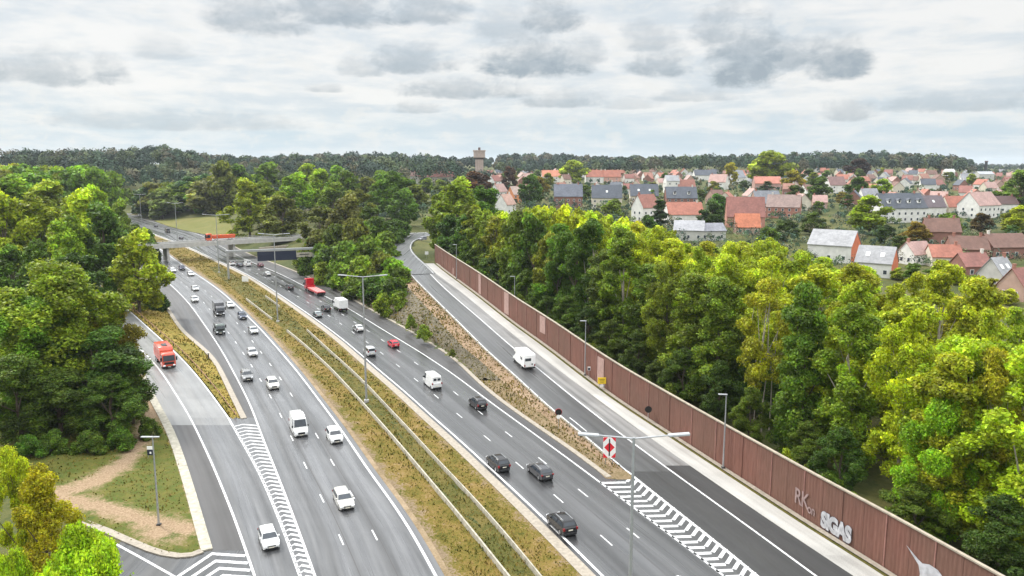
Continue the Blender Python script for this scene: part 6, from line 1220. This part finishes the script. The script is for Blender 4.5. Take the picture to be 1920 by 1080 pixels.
for row, px, x, y, w_ in inf:
    i = cnt.get(row, 0); cnt[row] = i + 1; rc, rn = RC[int(rg.integers(7))]; wc_, wn = WC[int(rg.integers(5))]; h = rg.uniform(7.6, 9.6)
    house('house', f'{wn} house with {rn} roof, {ordn(i)} from left, {RVN[row]}', x, y, T(x, y), w_, rg.uniform(7.5, 9.5), h, h * .54, wc_, rc, math.radians(rg.choice([0, 12, -15, 25, -30, 60, 75, 88, 95, 110, 50])), 'small houses of the village', 1, 0, 0, True)
HXY = np.array([o.location[:2] for o in bpy.data.objects if o.parent is None and o.name.split('.')[0] in ('house', 'school', 'shed', 'factory')])
# water tower and chimney
x, y = hit(899, 330); z = T(x, y); k = y / F; r = empty('water_tower', (x, y, z)); tag(r, 'brown brick water tower with a wide flat capped head on the skyline', 'water tower'); MT['tower'] = simple('tower_brick', (.38, .30, .26), .8, .15, .5); MT['tower_dark'] = simple('tower_dark', (.11, .075, .07), .8, .15, .5)
ht = lambda py: z_at(py, y) - z
MB().tube((0, 0, -2), (0, 0, ht(299)), 7.6 * k, 7.0 * k, 16).ob('shaft', MT['tower'], r, smooth=True); MB().tube((0, 0, ht(299)), (0, 0, ht(295.5)), 7.2 * k, 10.6 * k, 24).ob('corbel', MT['tower_dark'], r, smooth=True); MB().tube((0, 0, ht(295.4)), (0, 0, ht(284)), 10.6 * k, 10.9 * k, 24).ob('head', MT['tower'], r, smooth=True)
MB().tube((0, 0, ht(284)), (0, 0, ht(281.6)), 11.9 * k, 11.9 * k, 24).ob('cap', MT['tower'], r, smooth=True)
MB().tube((0, 0, ht(281.6)), (0, 0, ht(276.5)), 2.3 * k, 2.2 * k, 10).ob('turret', MT['tower_dark'], r)
for i in range(6): a = -math.pi / 2 + (i - 2.5) * .5; MB().obox((math.cos(a) * 7.35 * k, math.sin(a) * 7.35 * k, ht(311)), (math.cos(a), math.sin(a), 0), (-math.sin(a), math.cos(a), 0), (0, 0, 1), .35 * k, .7 * k, 10 * k).ob('pilaster', MT['tower'], r)
x, y = hit(1847, 331); z = T(x, y); k = y / F; r = empty('factory_chimney', (x, y, z)); tag(r, 'tall black factory chimney at the far right', 'chimney'); MB().tube((0, 0, -1), (0, 0, z_at(302, y) - z), 3.0 * k, 2.4 * k, 12).ob('stack', MT['dark'], r, smooth=True); MB().tube((0, 0, z_at(303.4, y) - z), (0, 0, z_at(301.6, y) - z), 3.0 * k, 3.0 * k, 12).ob('rim', MT['tower_dark'], r)
# village trees
for a in [(993, 470, 325, 52, 'mA', (.03, .062, .022), 'dark green round tree left of the brick house with grey slate roof'), (895, 560, 320, 66, 'fA', (.040, .016, .013), 'dark purple beech below the water tower'), (957, 620, 311, 28, 'fB', (.035, .02, .03), 'small dark purple tree right of the water tower'), (1073, 800, 299, 50, 'fA', (.13, .18, .035), 'lime green round tree on the skyline'),
          (1237, 345, 374, 38, 'fC', (.02, .035, .016), 'dark conical tree left of the orange roofed white house'), (1334, 345, 374, 52, 'mA', (.03, .048, .018), 'dark round tree right of the orange roofed white house'), (1438, 720, 281, 82, 'fA', (.13, .15, .03), 'big yellow-green tree rising above the skyline'), (1364, 760, 304, 26, 'fB', (.17, .15, .02), 'small yellow tree left of the big yellow-green one'),
          (1484, 600, 318, 42, 'fA', (.12, .11, .02), 'yellow-brown tree right of the big yellow-green one'), (1530, 520, 330, 58, 'fA', (.04, .065, .025), 'dark green bulky tree right of the yellow-brown one'), (1490, 480, 346, 50, 'fA', (.03, .045, .018), 'dark tree above the gabled brick house'), (1525, 330, 396, 96, 'mA', (.035, .055, .018), 'large dark tree behind the grey roof with orange gable'),
          (1630, 330, 364, 92, 'mA', (.10, .145, .018), 'big bright green round tree in the right of the village'), (1720, 290, 414, 72, 'mA', (.12, .085, .022), 'orange-green round tree above the pinkish roof'), (1842, 325, 398, 92, 'mA', (.055, .032, .024), 'brown purple broad tree at the right'), (1908, 325, 384, 64, 'mA', (.17, .17, .015), 'yellow-green tree at the right picture edge'), (1898, 315, 420, 50, 'mB', (.05, .085, .03), 'dark green tree below the yellow one at the right edge'),
          (1604, 520, 330, 40, 'fA', (.04, .065, .022), 'dark round tree left of the lime one in the village'), (1603, 900, 296, 44, 'fA', (.032, .016, .020), 'dark purple tree on the far skyline'), (1650, 560, 334, 34, 'fA', (.13, .17, .025), 'lime tree beside the big white dormered house'), (1912, 430, 318, 74, 'mA', (.07, .105, .03), 'tall green tree at the right edge of the skyline'), (1480, 1500, 284, 18, 'fB', (.02, .035, .025), 'dark square topped tree on the skyline right of the big yellow one'),
          (1660, 300, 420, 64, 'mB', (.03, .05, .018), 'dark tree between the bright green round tree and the orange gable'), (1690, 275, 440, 60, 'mB', (.045, .065, .02), 'green tree behind the pinkish roof'), (1475, 310, 410, 70, 'mB', (.04, .065, .02), 'dark green tree right of the big brick house'), (1440, 300, 424, 50, 'mS', (.05, .07, .02), 'garden shrub in front of the big brick house'), (1780, 330, 398, 60, 'mS', (.05, .08, .02), 'hedge like shrub below the red orange roof'), (1215, 330, 402, 30, 'mS', (.03, .05, .02), 'dark garden bush below the white gabled house'),
          (1345, 420, 362, 40, 'fA', (.04, .075, .025), 'green tree behind the dark round one'), (1095, 520, 345, 30, 'fB', (.04, .07, .02), 'green tree between the grey slate house and the pale pair'), (1150, 400, 372, 40, 'mS', (.06, .09, .025), 'bush in front of the pale pair of houses'), (1010, 560, 330, 40, 'fA', (.09, .075, .025), 'brownish tree behind the dark green round one')]: tree(*a, G5)
rg = np.random.default_rng(31)
vt = sorted([(float(rg.uniform(925, 1910)), float(rg.choice([430, 500, 600, 700, 820, 950, 1100]))) for _ in range(49)])
for i, (px, d) in enumerate(vt):
    d *= rg.uniform(.95, 1.06); x = at_dist(px, d); h = rg.uniform(6.5, 11.5) if d < 700 else rg.uniform(9, 15); c_ = [(.04, .07, .02), (.06, .09, .02), (.10, .12, .022), (.03, .045, .02), (.09, .08, .025), (.045, .075, .03)][int(rg.integers(6))]
    tree_at(x, d, h, h * rg.uniform(.75, 1.05), ['fA', 'fB', 'fA', 'fC'][int(rg.integers(4))], c_, f'garden tree, {ordn(i) if i < 49 else ordn(len(vt) - 1 - i)} from {"left" if i < 49 else "right"} of those scattered between houses', G5)
# the distant woods, one mass
def wood(name, spots, label, s0, seed, hrange, nleaf=210, gain=1.0):
    rg = np.random.default_rng(seed); Q, Cc = [], []; pal = np.array([(.020, .036, .022), (.026, .046, .026), (.038, .056, .026), (.055, .07, .03), (.028, .042, .032), (.062, .058, .034), (.016, .028, .02)])
    for x, y, z in spots:
        h = rg.uniform(*hrange) * (1 + .28 * math.sin(x * .011 + 1.3) * math.sin(x * .0037 + y * .004)); R = h * rg.uniform(.30, .46); s = s0 * y / 1000; n = nleaf; d = rg.normal(0, 1, (n, 3)); d[:, 2] = np.abs(d[:, 2]) * .9 + rg.normal(0, .25, n); d /= np.linalg.norm(d, axis=1)[:, None]
        p = np.array((x, y, z + h * .52)) + d * np.array((R, R, h * .46)) * (.7 + .36 * rg.random(n))[:, None]; nn = d + rg.normal(0, .4, (n, 3)); nn /= np.linalg.norm(nn, axis=1)[:, None]; t = rg.normal(0, 1, (n, 3)); t -= (t * nn).sum(1)[:, None] * nn; t /= np.linalg.norm(t, axis=1)[:, None]; b_ = np.cross(nn, t); sz = s * rg.uniform(.6, 1.3, n)[:, None]
        Q.append(np.stack([p - t * sz, p - b_ * sz * .7, p + t * sz, p + b_ * sz * .7], 1).reshape(-1, 3)); c_ = pal[rg.integers(len(pal))] * rg.uniform(.9, 1.9) * gain; Cc.append(np.repeat(c_[None], 4 * n, 0))
    Q, Cc = np.concatenate(Q), np.concatenate(Cc); me = mesh_np(name, Q, np.arange(len(Q)).reshape(-1, 4), MT['wood']); at = me.attributes.new('tint', 'FLOAT_COLOR', 'POINT'); at.data.foreach_set('color', np.concatenate([Cc, np.ones((len(Cc), 1))], 1).astype(np.float32).ravel()); tag(ob(name, me), label, 'wood', kind='stuff')
rg = np.random.default_rng(91); spt = []
for d0, n, a, b_ in [(1000, 60, 60, 960), (1180, 80, -60, 960), (1400, 90, -80, 960), (1650, 90, -80, 960), (700, 34, 215, 540), (740, 44, 150, 640), (800, 46, 120, 640), (950, 50, 60, 640), (1080, 50, 40, 640), (860, 46, 90, 620), (900, 26, -80, 200), (760, 30, 620, 930), (840, 34, 600, 930), (930, 34, 560, 930)]:
    for i in range(n): px = a + (b_ - a) * (i + rg.random()) / n; d = d0 * rg.uniform(.94, 1.06); x = at_dist(px, d); spt.append((x, d, float(nat(x, d)) - (11 if 862 < px < 935 and d < 1150 else 0)))
wood('distant_wood', spt, 'dark wooded hills along the left and central skyline', 1.5, 1, (17, 25))
spt = []
for d0, n, a, b_ in [(1060, 70, 930, 1790), (1140, 80, 930, 1790), (1250, 90, 940, 1790), (1420, 90, 940, 1800), (1650, 90, 940, 1810), (1950, 70, 930, 1800), (1500, 26, 1740, 1800)]:
    for i in range(n): px = a + (b_ - a) * (i + rg.random()) / n; d = d0 * rg.uniform(.95, 1.05); x = at_dist(px, d); spt.append((x, d, float(nat(x, d))))
wood('distant_wood', spt, 'dark wood on the ridge behind the village', 1.5, 2, (17, 25))
spt = []
for d0, n, a, b_ in [(1300, 22, 1800, 2000), (2000, 30, 1790, 2020), (3200, 36, 1780, 2030), (4600, 40, 1770, 2030)]:
    for i in range(n): px = a + (b_ - a) * (i + rg.random()) / n; d = d0 * rg.uniform(.95, 1.05); x = at_dist(px, d); spt.append((x, d, float(nat(x, d))))
wood('distant_wood', spt, 'low hazy tree lines on the plain at the far right', 1.3, 3, (10, 15), 120)
# undergrowth that fills the wood floors on the left
spt = []
for d0, n, a, b_ in [(600, 60, 270, 520), (560, 40, 430, 640), (620, 40, 430, 700), (480, 40, 480, 700), (420, 40, 470, 680)]:
    for i in range(n): px = a + (b_ - a) * (i + rg.random()) / n; d = d0 * rg.uniform(.96, 1.06); x = at_dist(px, d); z = T(x, d); spt.append((x, d, z)) if z > 2.5 else None
wood('undergrowth', spt, 'dense low undergrowth at the feet of the woodland trees left of centre', 1.6, 4, (4, 8), 90)
spt = []
for i in range(3000):
    px, d = rg.uniform(900, 1990), 10 ** rg.uniform(math.log10(235), math.log10(1150)); x = at_dist(px, d); spt.append((x, d, T(x, d) - .3)) if np.hypot(HXY[:, 0] - x, HXY[:, 1] - d).min() > 9.5 else None
wood('garden_greenery', spt, 'hedges, shrubs and low garden greenery between the village houses', 1.0, 6, (2.2, 5.5), 60, 1.7)
spt = []
for i in range(260):
    px, d = rg.uniform(480, 930), rg.uniform(400, 900); x = at_dist(px, d); z = T(x, d); spt.append((x, d, z - .3)) if z > 6 else None
wood('undergrowth', spt, 'low bushes filling the gaps between the central trees', 1.2, 7, (4, 8), 90, 1.4)
print('trees', NT[0], 'objects', len(bpy.data.objects))
# ------------------------------------------------------------------ the air: thin haze round everything

m = bpy.data.materials.new('haze'); m.use_nodes = True; nt = m.node_tree
for n in list(nt.nodes): nt.nodes.remove(n)
out = nt.nodes.new('ShaderNodeOutputMaterial'); v = nt.nodes.new('ShaderNodeVolumePrincipled'); v.inputs['Color'].default_value = (.82, .90, .98, 1); v.inputs['Density'].default_value = .00006; v.inputs['Anisotropy'].default_value = .2; nt.links.new(v.outputs[0], out.inputs['Volume'])
zs = [float(q) for o in bpy.data.objects if o.type == 'MESH' and o.name.startswith('ground') for q in (min(p.co.z for p in o.data.vertices),)]
tag(MB().box(-7600, 7600, -60, 9800, min(zs) - 1.0, 96.0).ob('haze', m), 'thin pale haze in the air over the whole scene', 'haze', kind='stuff')
